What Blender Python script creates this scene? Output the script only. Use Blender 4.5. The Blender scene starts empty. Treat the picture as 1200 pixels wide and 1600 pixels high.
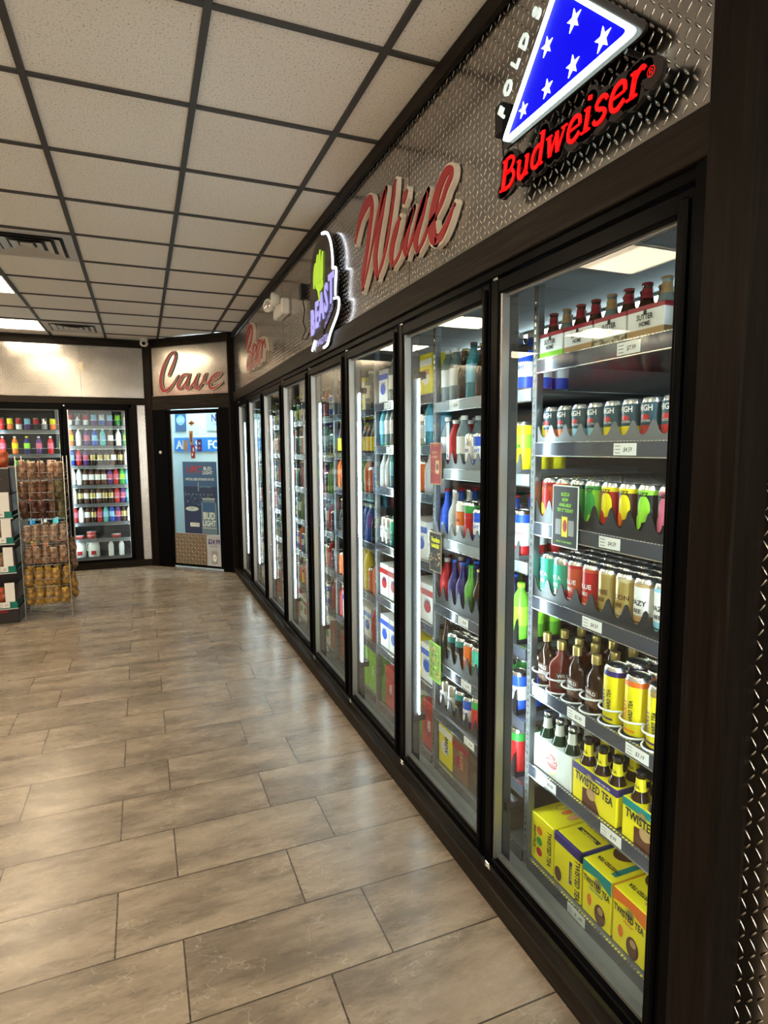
import bpy, math, random
from mathutils import Vector, Matrix
random.seed(7)
PI = math.pi
SC = bpy.context.scene
COL = SC.collection

# ------------------------------------------------------------------ camera, world, exposure
CAM_H = 1.555
YAW, PITCH, ROLL, FPX = 0.38345304, -0.10695685, 0.00622158, 935.4
w_ = Vector((math.sin(YAW)*math.cos(PITCH), math.cos(YAW)*math.cos(PITCH), math.sin(PITCH)))
r_ = Vector((math.cos(YAW), -math.sin(YAW), 0))
d_ = -r_.cross(w_)
cr, sr = math.cos(ROLL), math.sin(ROLL)
R_, D_ = cr*r_+sr*d_, -sr*r_+cr*d_
cd = bpy.data.cameras.new('camera'); cam = bpy.data.objects.new('camera', cd); COL.objects.link(cam)
cam.matrix_world = Matrix(((R_.x, -D_.x, -w_.x, 0), (R_.y, -D_.y, -w_.y, 0), (R_.z, -D_.z, -w_.z, CAM_H), (0, 0, 0, 1)))
cd.sensor_fit = 'HORIZONTAL'; cd.sensor_width = 36; cd.lens = FPX/1200*36
cd.clip_start = 0.02; cd.clip_end = 60
SC.camera = cam
wd = bpy.data.worlds.new('world'); SC.world = wd; wd.use_nodes = True
wd.node_tree.nodes['Background'].inputs[0].default_value = (1, .9, .8, 1)
wd.node_tree.nodes['Background'].inputs[1].default_value = 0.02
SC.view_settings.view_transform = 'Standard'; SC.view_settings.look = 'None'
SC.view_settings.exposure = 0.52; SC.view_settings.gamma = 1
SC.view_settings.use_curve_mapping = False
SC.cycles.max_bounces = 8; SC.cycles.diffuse_bounces = 4; SC.cycles.glossy_bounces = 4
SC.cycles.transparent_max_bounces = 16; SC.cycles.sample_clamp_indirect = 6
SC.cycles.use_denoising = True
ROOM_LAMP = 24.0          # ceiling troffers
LED_LAMP = 44.0           # cooler tubes
WARM = (1, .80, .54); COOL = (.80, .95, 1)

# ------------------------------------------------------------------ materials
MATS = {}
def mat(name, col=(.5, .5, .5), rough=.5, metal=0., emit=None, estr=1., spec=.5, coat=0.):
    if name in MATS: return MATS[name]
    m = bpy.data.materials.new(name); m.use_nodes = True
    b = m.node_tree.nodes['Principled BSDF']
    b.inputs['Base Color'].default_value = (*col, 1); b.inputs['Roughness'].default_value = rough
    b.inputs['Metallic'].default_value = metal; b.inputs['Specular IOR Level'].default_value = spec
    b.inputs['Coat Weight'].default_value = coat
    if emit:
        b.inputs['Emission Color'].default_value = (*emit, 1); b.inputs['Emission Strength'].default_value = estr
    m.diffuse_color = (*col, 1); MATS[name] = m
    return m
def nodes(m): return m.node_tree.nodes, m.node_tree.links, m.node_tree.nodes['Principled BSDF']
class NG:
    def __init__(s, m): s.N, s.L, s.B = nodes(m)
    def n(s, t, **k):
        o = s.N.new(t)
        for a, b in k.items(): setattr(o, a, b)
        return o
    def inp(s, sock, v):
        if isinstance(v, bpy.types.NodeSocket): s.L.new(v, sock)
        else: sock.default_value = v
    def m(s, op, a, b=None, c=None):
        o = s.N.new('ShaderNodeMath'); o.operation = op
        s.inp(o.inputs[0], a)
        if b is not None: s.inp(o.inputs[1], b)
        if c is not None: s.inp(o.inputs[2], c)
        return o.outputs[0]
    def mix(s, f, a, b):
        o = s.N.new('ShaderNodeMix'); o.data_type = 'RGBA'
        s.inp(o.inputs[0], f); s.inp(o.inputs[6], a); s.inp(o.inputs[7], b)
        return o.outputs[2]
    def noise(s, vec, scale, detail=2, rough=.5):
        o = s.N.new('ShaderNodeTexNoise'); s.inp(o.inputs['Vector'], vec)
        o.inputs['Scale'].default_value = scale; o.inputs['Detail'].default_value = detail; o.inputs['Roughness'].default_value = rough
        return o.outputs['Fac']
    def ramp(s, f, stops):
        o = s.N.new('ShaderNodeValToRGB'); s.inp(o.inputs[0], f)
        e = o.color_ramp.elements
        e[0].position, e[0].color = stops[0][0], (*stops[0][1], 1)
        e[1].position, e[1].color = stops[-1][0], (*stops[-1][1], 1)
        for p, c in stops[1:-1]:
            q = e.new(p); q.color = (*c, 1)
        return o.outputs[0]
    def mapping(s, vec, loc=(0, 0, 0), scale=(1, 1, 1), rot=(0, 0, 0)):
        o = s.N.new('ShaderNodeMapping'); s.inp(o.inputs[0], vec)
        o.inputs[1].default_value = loc; o.inputs[2].default_value = rot; o.inputs[3].default_value = scale
        return o.outputs[0]
    def coord(s, k='Object'): return s.N.new('ShaderNodeTexCoord').outputs[k]
    def bump(s, h, strength=1, dist=.01):
        o = s.N.new('ShaderNodeBump'); s.inp(o.inputs['Height'], h)
        o.inputs['Strength'].default_value = strength; o.inputs['Distance'].default_value = dist
        s.L.new(o.outputs[0], s.B.inputs['Normal'])

def diamond_plate(name='diamond_plate', col=(.40, .38, .355), rough=.19, cell=.025, top=(1, .98, .95)):
    m = mat(name, col, rough, 1.0); g = NG(m)
    sp = g.n('ShaderNodeSeparateXYZ'); g.L.new(g.coord(), sp.inputs[0])
    u = g.m('DIVIDE', sp.outputs[1], cell); v = g.m('DIVIDE', sp.outputs[2], cell)
    iu, iv = g.m('FLOOR', u), g.m('FLOOR', v)
    par = g.m('FLOORED_MODULO', g.m('ADD', iu, iv), 2.)
    sg = g.m('MULTIPLY_ADD', par, 2., -1.)
    fu = g.m('SUBTRACT', g.m('SUBTRACT', u, iu), .5); fv = g.m('SUBTRACT', g.m('SUBTRACT', v, iv), .5)
    a = math.radians(38)
    ru = g.m('ADD', g.m('MULTIPLY', fv, math.cos(a)), g.m('MULTIPLY', g.m('MULTIPLY', fu, sg), math.sin(a)))
    rv = g.m('SUBTRACT', g.m('MULTIPLY', fu, math.cos(a)), g.m('MULTIPLY', g.m('MULTIPLY', fv, sg), math.sin(a)))
    e = g.m('ADD', g.m('POWER', g.m('DIVIDE', ru, .46), 2.), g.m('POWER', g.m('DIVIDE', rv, .125), 2.))
    h = g.m('SMOOTH_MAX', g.m('SUBTRACT', 1., e), 0., .2)
    g.bump(h, 1., .0036)
    g.L.new(g.mix(g.m('MINIMUM', g.m('MULTIPLY', h, 1.6), 1.), (*col, 1), (*top, 1)), g.B.inputs['Base Color'])  # worn mark tops, coloured brighter still to paint in their glint from afar
    n = g.noise(g.coord(), 6, 3)
    g.L.new(g.m('MULTIPLY_ADD', n, .14, rough-.07), g.B.inputs['Roughness'])
    return m
def stained_wood(name, col, axis=1, rough=.45):
    m = mat(name, col, rough, spec=.07); g = NG(m)
    sc = [60, 60, 60]; sc[axis] = 3
    n = g.noise(g.mapping(g.coord(), scale=tuple(sc)), 1, 5, .6)
    c = g.ramp(n, [(.3, tuple(x*.6 for x in col)), (.55, col), (.8, tuple(x*2.2 for x in col))])
    g.L.new(c, g.B.inputs['Base Color']); g.bump(n, .5, .004)
    return m
def floor_tiles():
    m = mat('stone_look_tile', (.3, .26, .2), .3, spec=.38); g = NG(m)
    co = g.mapping(g.coord(), loc=(.145, -1.567, 0))
    br = g.n('ShaderNodeTexBrick', offset=2/3, offset_frequency=2, squash=1, squash_frequency=1)
    g.L.new(co, br.inputs['Vector'])
    for k, v in (('Scale', 1), ('Mortar Size', .0028), ('Mortar Smooth', .1), ('Bias', 0), ('Brick Width', .6), ('Row Height', .3013)):
        br.inputs[k].default_value = v
    br.inputs['Color1'].default_value = (0, 0, 0, 1); br.inputs['Color2'].default_value = (1, 1, 1, 1); br.inputs['Mortar'].default_value = (0, 0, 0, 1)
    tint = g.n('ShaderNodeSeparateColor'); g.L.new(br.outputs['Color'], tint.inputs[0]); t = tint.outputs[0]
    off = g.n('ShaderNodeCombineXYZ')
    for i in range(3): g.L.new(g.m('MULTIPLY', t, 17.3+i*5.1), off.inputs[i])
    add = g.n('ShaderNodeVectorMath', operation='ADD'); g.L.new(g.coord(), add.inputs[0]); g.L.new(off.outputs[0], add.inputs[1])
    v = add.outputs[0]
    n1 = g.noise(g.mapping(v, scale=(2.2, 7, 1)), 1, 8, .65)
    n2 = g.noise(g.mapping(v, scale=(7, 22, 1)), 1, 6, .7)
    n3 = g.noise(v, 90, 3, .6)
    c = g.ramp(n1, [(.33, (.10, .080, .060)), (.45, (.18, .146, .112)), (.54, (.28, .230, .178)), (.68, (.36, .30, .235))])
    c = g.mix(g.ramp(n2, [(.53, (0, 0, 0)), (.66, (.75, .75, .75))]), c, (.13, .105, .083, 1))
    c = g.mix(g.m('MULTIPLY', n3, .35), c, (.30, .26, .215, 1))
    wv = g.noise(g.mapping(v, scale=(5, 9, 1)), 1, 4, .5)
    vein = g.m('LESS_THAN', g.m('ABSOLUTE', g.m('SUBTRACT', wv, .5)), .0035)
    c = g.mix(g.m('MULTIPLY', vein, .4), c, (.5, .45, .39, 1))
    c = g.mix(g.m('MULTIPLY', g.m('SUBTRACT', t, .5), .25), c, (.3, .26, .21, 1))
    c = g.mix(br.outputs['Fac'], c, (.06, .046, .036, 1))
    g.L.new(c, g.B.inputs['Base Color'])
    g.L.new(g.m('MULTIPLY_ADD', n2, .18, .19), g.B.inputs['Roughness'])
    h = g.m('SUBTRACT', g.m('MULTIPLY', n2, .15), g.m('MULTIPLY', br.outputs['Fac'], 1.))
    g.bump(h, .35, .003)
    return m
def ceiling_tile():
    m = mat('acoustic_tile', (.6, .56, .52), .95, spec=.1); g = NG(m)
    n = g.noise(g.coord(), 130, 3, .6)
    c = g.ramp(n, [(.32, (.38, .34, .30)), (.42, (.80, .75, .69)), (.7, (.86, .82, .76))])
    g.L.new(c, g.B.inputs['Base Color']); g.bump(n, .3, .003)
    return m
def glass(name='door_glass', tint=(.93, .98, .97), refl=.017, gain=.8):
    m = bpy.data.materials.new(name); m.use_nodes = True; nt = m.node_tree
    N, L = nt.nodes, nt.links; N.clear()
    out = N.new('ShaderNodeOutputMaterial'); mx = N.new('ShaderNodeMixShader')
    t = N.new('ShaderNodeBsdfTransparent'); gl = N.new('ShaderNodeBsdfGlossy')
    t.inputs[0].default_value = (*tint, 1); gl.inputs[0].default_value = (1, 1, 1, 1); gl.inputs['Roughness'].default_value = .0
    lw = N.new('ShaderNodeLayerWeight'); lw.inputs[0].default_value = .5
    p = N.new('ShaderNodeMath'); p.operation = 'POWER'; L.new(lw.outputs['Facing'], p.inputs[0]); p.inputs[1].default_value = 5
    a = N.new('ShaderNodeMath'); a.operation = 'MULTIPLY_ADD'; L.new(p.outputs[0], a.inputs[0]); a.inputs[1].default_value = gain; a.inputs[2].default_value = refl
    L.new(a.outputs[0], mx.inputs[0]); L.new(t.outputs[0], mx.inputs[1]); L.new(gl.outputs[0], mx.inputs[2]); L.new(mx.outputs[0], out.inputs[0])
    MATS[name] = m
    return m
def noisy(name, c1, c2, scale, rough=.5, thr=.5, bump=0., sp=.06):
    m = mat(name, c1, rough); g = NG(m)
    n = g.noise(g.coord(), scale, 3, .6)
    g.L.new(g.ramp(n, [(thr-sp, c1), (thr+sp, c2)]), g.B.inputs['Base Color'])
    if bump: g.bump(n, bump, .01)
    return m

PLATE = diamond_plate(); PLATE_KICK = diamond_plate('kick_plate', (.34, .27, .20), .35, .05, (.60, .52, .42))
WOOD_Y = stained_wood('black_stained_board', (.017, .0135, .0105), 1)
WOOD_Z = stained_wood('black_stained_post', (.0085, .0062, .005), 2)
FLOOR_M = floor_tiles(); CEIL_M = ceiling_tile(); GLASS = glass()
BLACK = mat('black_metal', (.0025, .0025, .003), .3, spec=.03); BLACKP = mat('black_plastic', (.006, .006, .007), .4, spec=.3)
SATIN = mat('satin_aluminium', (.62, .63, .63), .35, 1.); CHROME = mat('chrome', (.8, .8, .8), .15, 1.)
WHITE = mat('white_enamel', (.75, .74, .70), .4); PAPER = mat('white_paper', (.80, .80, .78), .6)
GRID = mat('brown_tee_bar', (.045, .040, .037), .6)
LENS = mat('troffer_lens', (.9, .9, .85), .5, emit=WARM, estr=ROOM_LAMP)
LED = mat('cool_led_tube', (.9, .9, .9), .5, emit=COOL, estr=LED_LAMP)
SHELF = mat('grey_shelf_steel', (.17, .18, .19), .4, .6); CHANNEL = mat('clear_price_channel', (.06, .07, .095), .15, .2, coat=.4)
EDGE = mat('bright_shelf_edge', (.8, .82, .84), .25, 1.)
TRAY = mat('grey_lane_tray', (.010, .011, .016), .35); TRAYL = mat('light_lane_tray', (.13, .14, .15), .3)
RED_SIGN = mat('sign_red', (.36, .010, .016), .35); CREAM = mat('sign_cream', (.72, .64, .54), .5)
INK = mat('black_ink', (.012, .012, .014), .6)
def C(name, r, g, b, rough=.38): return mat(name, (r, g, b), rough, spec=.4)
RED = C('red_print', .46, .014, .018); ORANGE = C('orange_print', .75, .16, .02); YELLOW = C('yellow_print', .86, .74, .01)
GREEN = C('green_print', .03, .30, .05); LIME = C('lime_print', .30, .70, .04); TEAL = C('teal_print', .01, .22, .21)
MINT = C('mint_can_print', .06, .50, .36); NAVY = C('navy_print', .035, .022, .16); BLUE = C('blue_print', .015, .08, .55)
SKY = C('sky_print', .25, .55, .75); WHT = C('white_print', .80, .80, .80); BLK = mat('black_print', (.006, .006, .007), .5, spec=.3)
BROWN = C('brown_print', .10, .035, .018); GOLD = mat('gold_print', (.62, .48, .18), .3, .7); SILVER = mat('can_aluminium', (.75, .75, .76), .25, 1.)
PINK = C('pink_print', .55, .12, .20); PURPLE = C('purple_print', .09, .025, .18); GREY = C('grey_print', .28, .28, .29)
TAN = C('tan_print', .45, .28, .13); DKTEAL = C('dark_teal_print', .0, .050, .080); DKGREEN = C('dark_green_glass', .008, .035, .015, .08)
AMBER = C('amber_glass', .03, .010, .004, .06); REDLIQ = C('red_liquor', .16, .02, .015, .06); CLEARB = C('clear_bottle', .17, .23, .25, .08)
CRIM = C('crimson_box_print', .30, .012, .03)

# ------------------------------------------------------------------ mesh builder
class MB:
    def __init__(s): s.v = []; s.f = []; s.mi = []; s.sm = []; s.mats = []
    def idx(s, m):
        if m not in s.mats: s.mats.append(m)
        return s.mats.index(m)
    def add(s, vs, fs, m, fn=None, smooth=False):
        o = len(s.v); k = s.idx(m)
        s.v += [tuple(fn(*p)) for p in vs] if fn else [tuple(p) for p in vs]
        for f in fs: s.f.append([i+o for i in f]); s.mi.append(k); s.sm.append(smooth)
        return s
    def box(s, a, b, m, bev=0., fn=None):
        (x0, y0, z0), (x1, y1, z1) = a, b
        x0, x1 = min(x0, x1), max(x0, x1); y0, y1 = min(y0, y1), max(y0, y1); z0, z1 = min(z0, z1), max(z0, z1)
        e = min(bev, (x1-x0)*.45, (y1-y0)*.45, (z1-z0)*.45)
        if e <= 0:
            vs = [(x, y, z) for x in (x0, x1) for y in (y0, y1) for z in (z0, z1)]
            fs = [(0, 1, 3, 2), (4, 6, 7, 5), (0, 4, 5, 1), (2, 3, 7, 6), (0, 2, 6, 4), (1, 5, 7, 3)]
            return s.add(vs, fs, m, fn)
        vs = []
        for X, sx in ((x0, 1), (x1, -1)):
            for Y, sy in ((y0, 1), (y1, -1)):
                for Z, sz in ((z0, 1), (z1, -1)):
                    vs += [(X, Y+sy*e, Z+sz*e), (X+sx*e, Y, Z+sz*e), (X+sx*e, Y+sy*e, Z)]
        c = lambda i, j, k, ax: (i*4+j*2+k)*3+ax
        fs = []
        for i in (0, 1):
            fs.append([c(i, 0, 0, 0), c(i, 0, 1, 0), c(i, 1, 1, 0), c(i, 1, 0, 0)])
            fs.append([c(0, i, 0, 1), c(1, i, 0, 1), c(1, i, 1, 1), c(0, i, 1, 1)])
            fs.append([c(0, 0, i, 2), c(0, 1, i, 2), c(1, 1, i, 2), c(1, 0, i, 2)])
            for j in (0, 1):
                fs.append([c(i, j, 0, 0), c(i, j, 1, 0), c(i, j, 1, 1), c(i, j, 0, 1)])
                fs.append([c(i, 0, j, 0), c(i, 1, j, 0), c(i, 1, j, 2), c(i, 0, j, 2)])
                fs.append([c(0, i, j, 1), c(1, i, j, 1), c(1, i, j, 2), c(0, i, j, 2)])
                for k in (0, 1): fs.append([c(i, j, k, 0), c(i, j, k, 1), c(i, j, k, 2)])
        return s.add(vs, fs, m, fn)
    def lathe(s, prof, m, n=20, at=(0, 0, 0), segm=None, sq=1., sx=1., sy=1.):
        vs = []
        for r, z in prof:
            for i in range(n):
                a = 2*PI*i/n
                vs.append((at[0]+r*math.cos(a)*sx, at[1]+r*math.sin(a)*sy, at[2]+z))
        for j in range(len(prof)-1):
            mm = segm[j] if segm else m
            fs = [(j*n+i, j*n+(i+1) % n, (j+1)*n+(i+1) % n, (j+1)*n+i) for i in range(n)]
            o = len(s.v) if j == 0 else o
            if j == 0: s.v += vs
            k = s.idx(mm)
            for f in fs: s.f.append([q+o for q in f]); s.mi.append(k); s.sm.append(True)
        return s
    def tube(s, pts, r, m, n=8, closed=False):
        P = [Vector(p) for p in pts]; k = len(P); vs = []; up0 = None
        for i, p in enumerate(P):
            t = (P[(i+1) % k]-P[i-1]) if closed else (P[min(i+1, k-1)]-P[max(i-1, 0)])
            t.normalize()
            a = t.cross(Vector((0, 0, 1)));
            if a.length < .05: a = t.cross(Vector((1, 0, 0)))
            a.normalize()
            if up0 is not None and a.dot(up0) < 0: a = -a
            up0 = a; b = t.cross(a)
            for j in range(n):
                q = 2*PI*j/n; vs.append(p+a*(r*math.cos(q))+b*(r*math.sin(q)))
        fs = []
        for i in range(k if closed else k-1):
            i2 = (i+1) % k
            fs += [(i*n+j, i*n+(j+1) % n, i2*n+(j+1) % n, i2*n+j) for j in range(n)]
        if not closed: fs += [tuple(range(n)), tuple((k-1)*n+j for j in range(n))]
        return s.add(vs, fs, m, None, True)
    def poly(s, pts, m, fn, w0=0., w1=None):          # 2D outline -> flat face or prism
        n = len(pts)
        if w1 is None: return s.add([(u, v, w0) for u, v in pts], [tuple(range(n))], m, fn)
        vs = [(u, v, w0) for u, v in pts]+[(u, v, w1) for u, v in pts]
        fs = [tuple(range(n-1, -1, -1)), tuple(range(n, 2*n))]+[(i, (i+1) % n, n+(i+1) % n, n+i) for i in range(n)]
        return s.add(vs, fs, m, fn)
    def ell(s, u, v, a, b, m, fn, w=0., w1=None, n=20, rot=0.):
        c, q = math.cos(rot), math.sin(rot)
        return s.poly([(u+a*math.cos(t)*c-b*math.sin(t)*q, v+a*math.cos(t)*q+b*math.sin(t)*c) for t in [2*PI*i/n for i in range(n)]], m, fn, w, w1)
    def text(s, t, h, m, fn, u=0., v=0., w=0., ext=0., center=True, bold=0., shear=0., sx=1., rot=0.):
        vs, fs, W = text_geo(t, bold, ext > 0)
        o = W*h*sx/2 if center else 0; c, q = math.cos(rot), math.sin(rot)
        pts = []
        for x, y, z in vs:
            X = x*h*sx-o+shear*y*h; Y = y*h
            pts.append((u+X*c-Y*q, v+X*q+Y*c, w+z*ext))
        return s.add(pts, fs, m, fn)
    def mesh(s, name):
        me = bpy.data.meshes.new(name); me.from_pydata(s.v, [], s.f)
        for m in s.mats: me.materials.append(m)
        me.polygons.foreach_set('material_index', s.mi); me.polygons.foreach_set('use_smooth', s.sm)
        me.update(); return me
    def obj(s, name, parent=None, loc=(0, 0, 0), rz=0., fixn=False):
        o = bpy.data.objects.new(name, s.mesh(name)); COL.objects.link(o)
        o.location = loc; o.rotation_euler.z = rz
        if parent: o.parent = parent
        return o
TG = {}
def text_geo(t, bold, solid):
    k = (t, bold, solid)
    if k in TG: return TG[k]
    cu = bpy.data.curves.new('lettering', 'FONT'); cu.body = t; cu.size = 1.; cu.resolution_u = 2; cu.offset = bold; cu.extrude = .5 if solid else 0.
    ob = bpy.data.objects.new('lettering', cu); COL.objects.link(ob)
    me = bpy.data.meshes.new_from_object(ob.evaluated_get(bpy.context.evaluated_depsgraph_get()))
    vs = [tuple(v.co) for v in me.vertices]; fs = [tuple(p.vertices) for p in me.polygons]
    bpy.data.objects.remove(ob); bpy.data.curves.remove(cu); bpy.data.meshes.remove(me)
    x0 = min(v[0] for v in vs); x1 = max(v[0] for v in vs)
    k7 = 1/.70                                   # cap height to 1
    vs = [((x-x0)*k7, y*k7, z+.5 if solid else 0.) for x, y, z in vs]
    TG[k] = (vs, fs, (x1-x0)*k7); return TG[k]
def cat(pts, seg=6):
    out = []; n = len(pts)
    for i in range(n-1):
        p0, p1, p2, p3 = pts[max(i-1, 0)], pts[i], pts[i+1], pts[min(i+2, n-1)]
        for j in range(seg):
            t = j/seg
            out.append(tuple(.5*((2*b)+(-a+c)*t+(2*a-5*b+4*c-d)*t*t+(-a+3*b-3*c+d)*t**3) for a, b, c, d in zip(p0, p1, p2, p3)))
    out.append(tuple(pts[-1])); return out
def brush(mb, stroke, m, fn, w0, w1, grow=0., k=1., smooth=True, seg=6):
    P = cat(stroke, seg) if smooth else stroke
    n = len(P); L = []; Rr = []
    for i, (x, y, w) in enumerate(P):
        a, b = P[max(i-1, 0)], P[min(i+1, n-1)]
        dx, dy = b[0]-a[0], b[1]-a[1]; l = math.hypot(dx, dy) or 1; nx, ny = -dy/l, dx/l
        h = max(w*k, .002)/2+grow
        L.append((x+nx*h, y+ny*h)); Rr.append((x-nx*h, y-ny*h))
    vs = []
    for z in (w0, w1): vs += [(u, v, z) for u, v in L]+[(u, v, z) for u, v in Rr]
    fs = []
    for i in range(n-1):
        fs += [(2*n+i, 2*n+i+1, 3*n+i+1, 3*n+i), (i, n+i, n+i+1, i+1), (i, i+1, 2*n+i+1, 2*n+i), (n+i, 3*n+i, 3*n+i+1, n+i+1)]
    fs += [(0, 2*n, 3*n, n), (n-1, 2*n-1, 4*n-1, 3*n-1)]
    mb.add(vs, fs, m, fn)
    if grow > 0:
        for i in (0, n-1): mb.ell(P[i][0], P[i][1], max(P[i][2]*k, .002)/2+grow, max(P[i][2]*k, .002)/2+grow, m, fn, w0, w1, 12)
    return mb
FX = lambda u, v, w: (-w, -u, v)                      # canonical front: faces -x, reads towards -y
def empty(name, loc=(0, 0, 0), rz=0.):
    o = bpy.data.objects.new(name, None); COL.objects.link(o); o.location = loc; o.rotation_euler.z = rz; o.empty_display_size = .05
    return o
def tag(o, label, cat_, group=None, kind=None):
    o['label'] = label; o['category'] = cat_
    if group: o['group'] = group
    if kind: o['kind'] = kind
    return o
def struct(mb, name, loc=(0, 0, 0), rz=0., parent=None):
    o = mb.obj(name, parent, loc, rz)
    if not parent: o['kind'] = 'structure'
    return o
def copy_tree(o, parent=None):
    c = o.copy(); COL.objects.link(c); c.parent = parent
    for ch in list(o.children): copy_tree(ch, c)
    return c
NTH = ['first', 'second', 'third', 'fourth', 'fifth', 'sixth', 'seventh', 'eighth', 'ninth', 'tenth', 'eleventh', 'twelfth']

# ------------------------------------------------------------------ room shell
CEIL = 2.955; BK = 8.55; LFT = -3.5; FRT = -2.6
struct(MB().add([(LFT-.1, FRT-.1, 0), (3.2, FRT-.1, 0), (3.2, 10.6, 0), (LFT-.1, 10.6, 0)], [(0, 1, 2, 3)], FLOOR_M), 'floor')
GX = [.262+.609*k for k in range(-7, 2)]; GY = [2.118+.6075*k for k in range(-8, 11)]
struct(MB().add([(LFT-.1, FRT-.1, CEIL+.006), (3.2, FRT-.1, CEIL+.006), (3.2, 10.6, CEIL+.006), (LFT-.1, 10.6, CEIL+.006)], [(3, 2, 1, 0)], CEIL_M), 'ceiling')
mb = MB()
for x in GX: mb.box((x-.013, FRT, CEIL-.004), (x+.013, BK, CEIL+.006), GRID)
for y in GY: mb.box((LFT, y-.0115, CEIL-.003), (1.09, y+.0115, CEIL+.006), GRID)
struct(mb, 'trim_1')
# right wall: top board, plate, middle board, base, corner post
def plate_wall(name, y0, y1, z0, z1, loc, rz=0., th=.01, extra=None):
    m = MB().box((0, y0, z0), (th, y1, z1), PLATE)
    if extra: extra(m)
    return struct(m, name, loc, rz)
SEAM = mat('dark_seam', (.02, .018, .016), .7)
def seams(m):
    for y in (2.42, 4.86):
        m.box((-.0006, y-.0015, 2.23), (0, y+.0015, 2.9), SEAM)
plate_wall('wall_right', .80, 7.60, 2.23, 2.90, (1.10, 0, 0), extra=seams)
struct(MB().box((0, .80, 2.895), (.02, 7.56, CEIL), WOOD_Y, .002), 'trim_2', (1.075, 0, 0))
struct(MB().box((0, .885, 2.13), (.03, 7.56, 2.232), WOOD_Y, .003), 'trim_3', (1.073, 0, 0))
struct(MB().box((0, .885, 0), (.045, 7.575, .072), WOOD_Y, .004), 'trim_4', (1.03, 0, 0))
struct(MB().box((0, .792, 0), (.10, .893, CEIL), WOOD_Z, .004), 'trim_5', (1.03, 0, 0))
plate_wall('wall_corner', -1.2, .80, 0, CEIL, (1.115, 0, 0))
struct(MB().box((0, FRT, 0), (.1, -1.2, CEIL), mat('plain_wall', (.62, .57, .50), .8)), 'wall_entrance', (1.115, 0, 0))
struct(MB().box((LFT, 0, 0), (1.2, .1, CEIL), MATS['plain_wall']), 'wall_front', (0, FRT-.1, 0))
struct(MB().box((-.1, FRT, 0), (0, BK+.1, 2.23), MATS['plain_wall']), 'wall_left', (LFT, 0, 0))
# left wall fascia (seen mirrored in the doors)
struct(MB().box((0, -BK, 2.23), (.01, -FRT, 2.90), PLATE), 'wall_left_fascia', (LFT+.02, 0, 0), PI)
struct(MB().box((0, FRT, 2.13), (.04, BK, 2.23), WOOD_Y).box((0, FRT, 2.9), (.04, BK, CEIL), WOOD_Y), 'trim_6', (LFT, 0, 0))
def front_window(n, x0, x1, z0, z1):
    m = MB().box((x0, 0, z0), (x1, .03, z0+.05), BLACK).box((x0, 0, z1-.05), (x1, .03, z1), BLACK).box((x0, 0, z0), (x0+.05, .03, z1), BLACK).box((x1-.05, 0, z0), (x1, .03, z1), BLACK)
    o = struct(m, 'window_%d' % n, (0, FRT, 0))
    MB().box((x0+.05, .008, z0+.05), (x1-.05, .014, z1-.05), mat('bright_outdoor_pane', (.6, .6, .6), .3, emit=(1, .98, .90), estr=2.4)).obj('window_pane', o)
front_window(1, -.55, 1.05, .10, 2.75); front_window(2, -2.3, -.7, .9, 2.75)
# back wall (canonical frame turned to face -y: local y = -world x)
H90 = PI/2; Q45 = PI/4; S2 = math.sqrt(2)
def board(name, x0, x1, z0, z1, m, dy=0., th=.02):
    return struct(MB().box((0, -x1, z0), (th, -x0, z1), m, 0 if m is PLATE else .003), name, (0, BK+dy, 0), H90)
mb = MB().box((0, -.08, 2.215), (.01, -LFT, 2.86), PLATE)
for x in (-.66, -1.9, -3.1): mb.box((-.0006, -x-.0015, 2.215), (0, -x+.0015, 2.86), SEAM)
struct(mb, 'wall_back', (0, BK, 0), H90)
board('trim_7', LFT, .09, 2.855, CEIL, WOOD_Y, -.02, .03)
board('trim_8', LFT, .09, 2.125, 2.218, WOOD_Y, -.02, .03)
board('trim_9', LFT, .09, 0, .09, WOOD_Y, -.03, .04)
board('trim_10', -.125, -.022, .09, 2.125, WOOD_Z, -.02, .03)
board('wall_back_strip', -.022, .095, .09, 2.135, PLATE, -.004, .01)
struct(MB().box((0, -.03, 0), (.05, .03, CEIL), WOOD_Z, .003), 'trim_11', (.10, 8.50, 0), H90*.75)
# angled cave wall: origin at its far corner, local y = -s
AO = (.09, 8.53, 0); AL = 1.345
def abox(mb, s0, s1, z0, z1, m, x0=0., x1=.02, bev=.003):
    return mb.box((x0, -s1, z0), (x1, -s0, z1), m, bev)
struct(abox(MB(), .10, 1.34, 2.23, 2.86, PLATE, .005, .015, 0), 'wall_angled', AO, Q45)
struct(abox(MB(), 0, AL, 2.85, CEIL, WOOD_Y, -.02, .02), 'trim_12', AO, Q45)
struct(abox(MB(), 0, .115, 0, 2.85, WOOD_Z, -.015, .02), 'trim_13', AO, Q45)
struct(abox(MB(), 1.325, AL+.01, 0, 2.85, WOOD_Z, -.015, .02), 'trim_14', AO, Q45)
struct(MB().box((1.045, 7.56, 0), (1.16, 7.68, CEIL), WOOD_Z, .003), 'trim_24')
struct(abox(MB(), .115, 1.325, 2.06, 2.235, WOOD_Y, -.012, .02), 'trim_15', AO, Q45)
struct(abox(MB(), .115, .335, 0, 2.06, BLACK, -.008, .05), 'trim_16', AO, Q45)
struct(abox(MB(), 1.165, 1.325, 0, 2.06, BLACK, -.008, .05), 'trim_17', AO, Q45)
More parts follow.
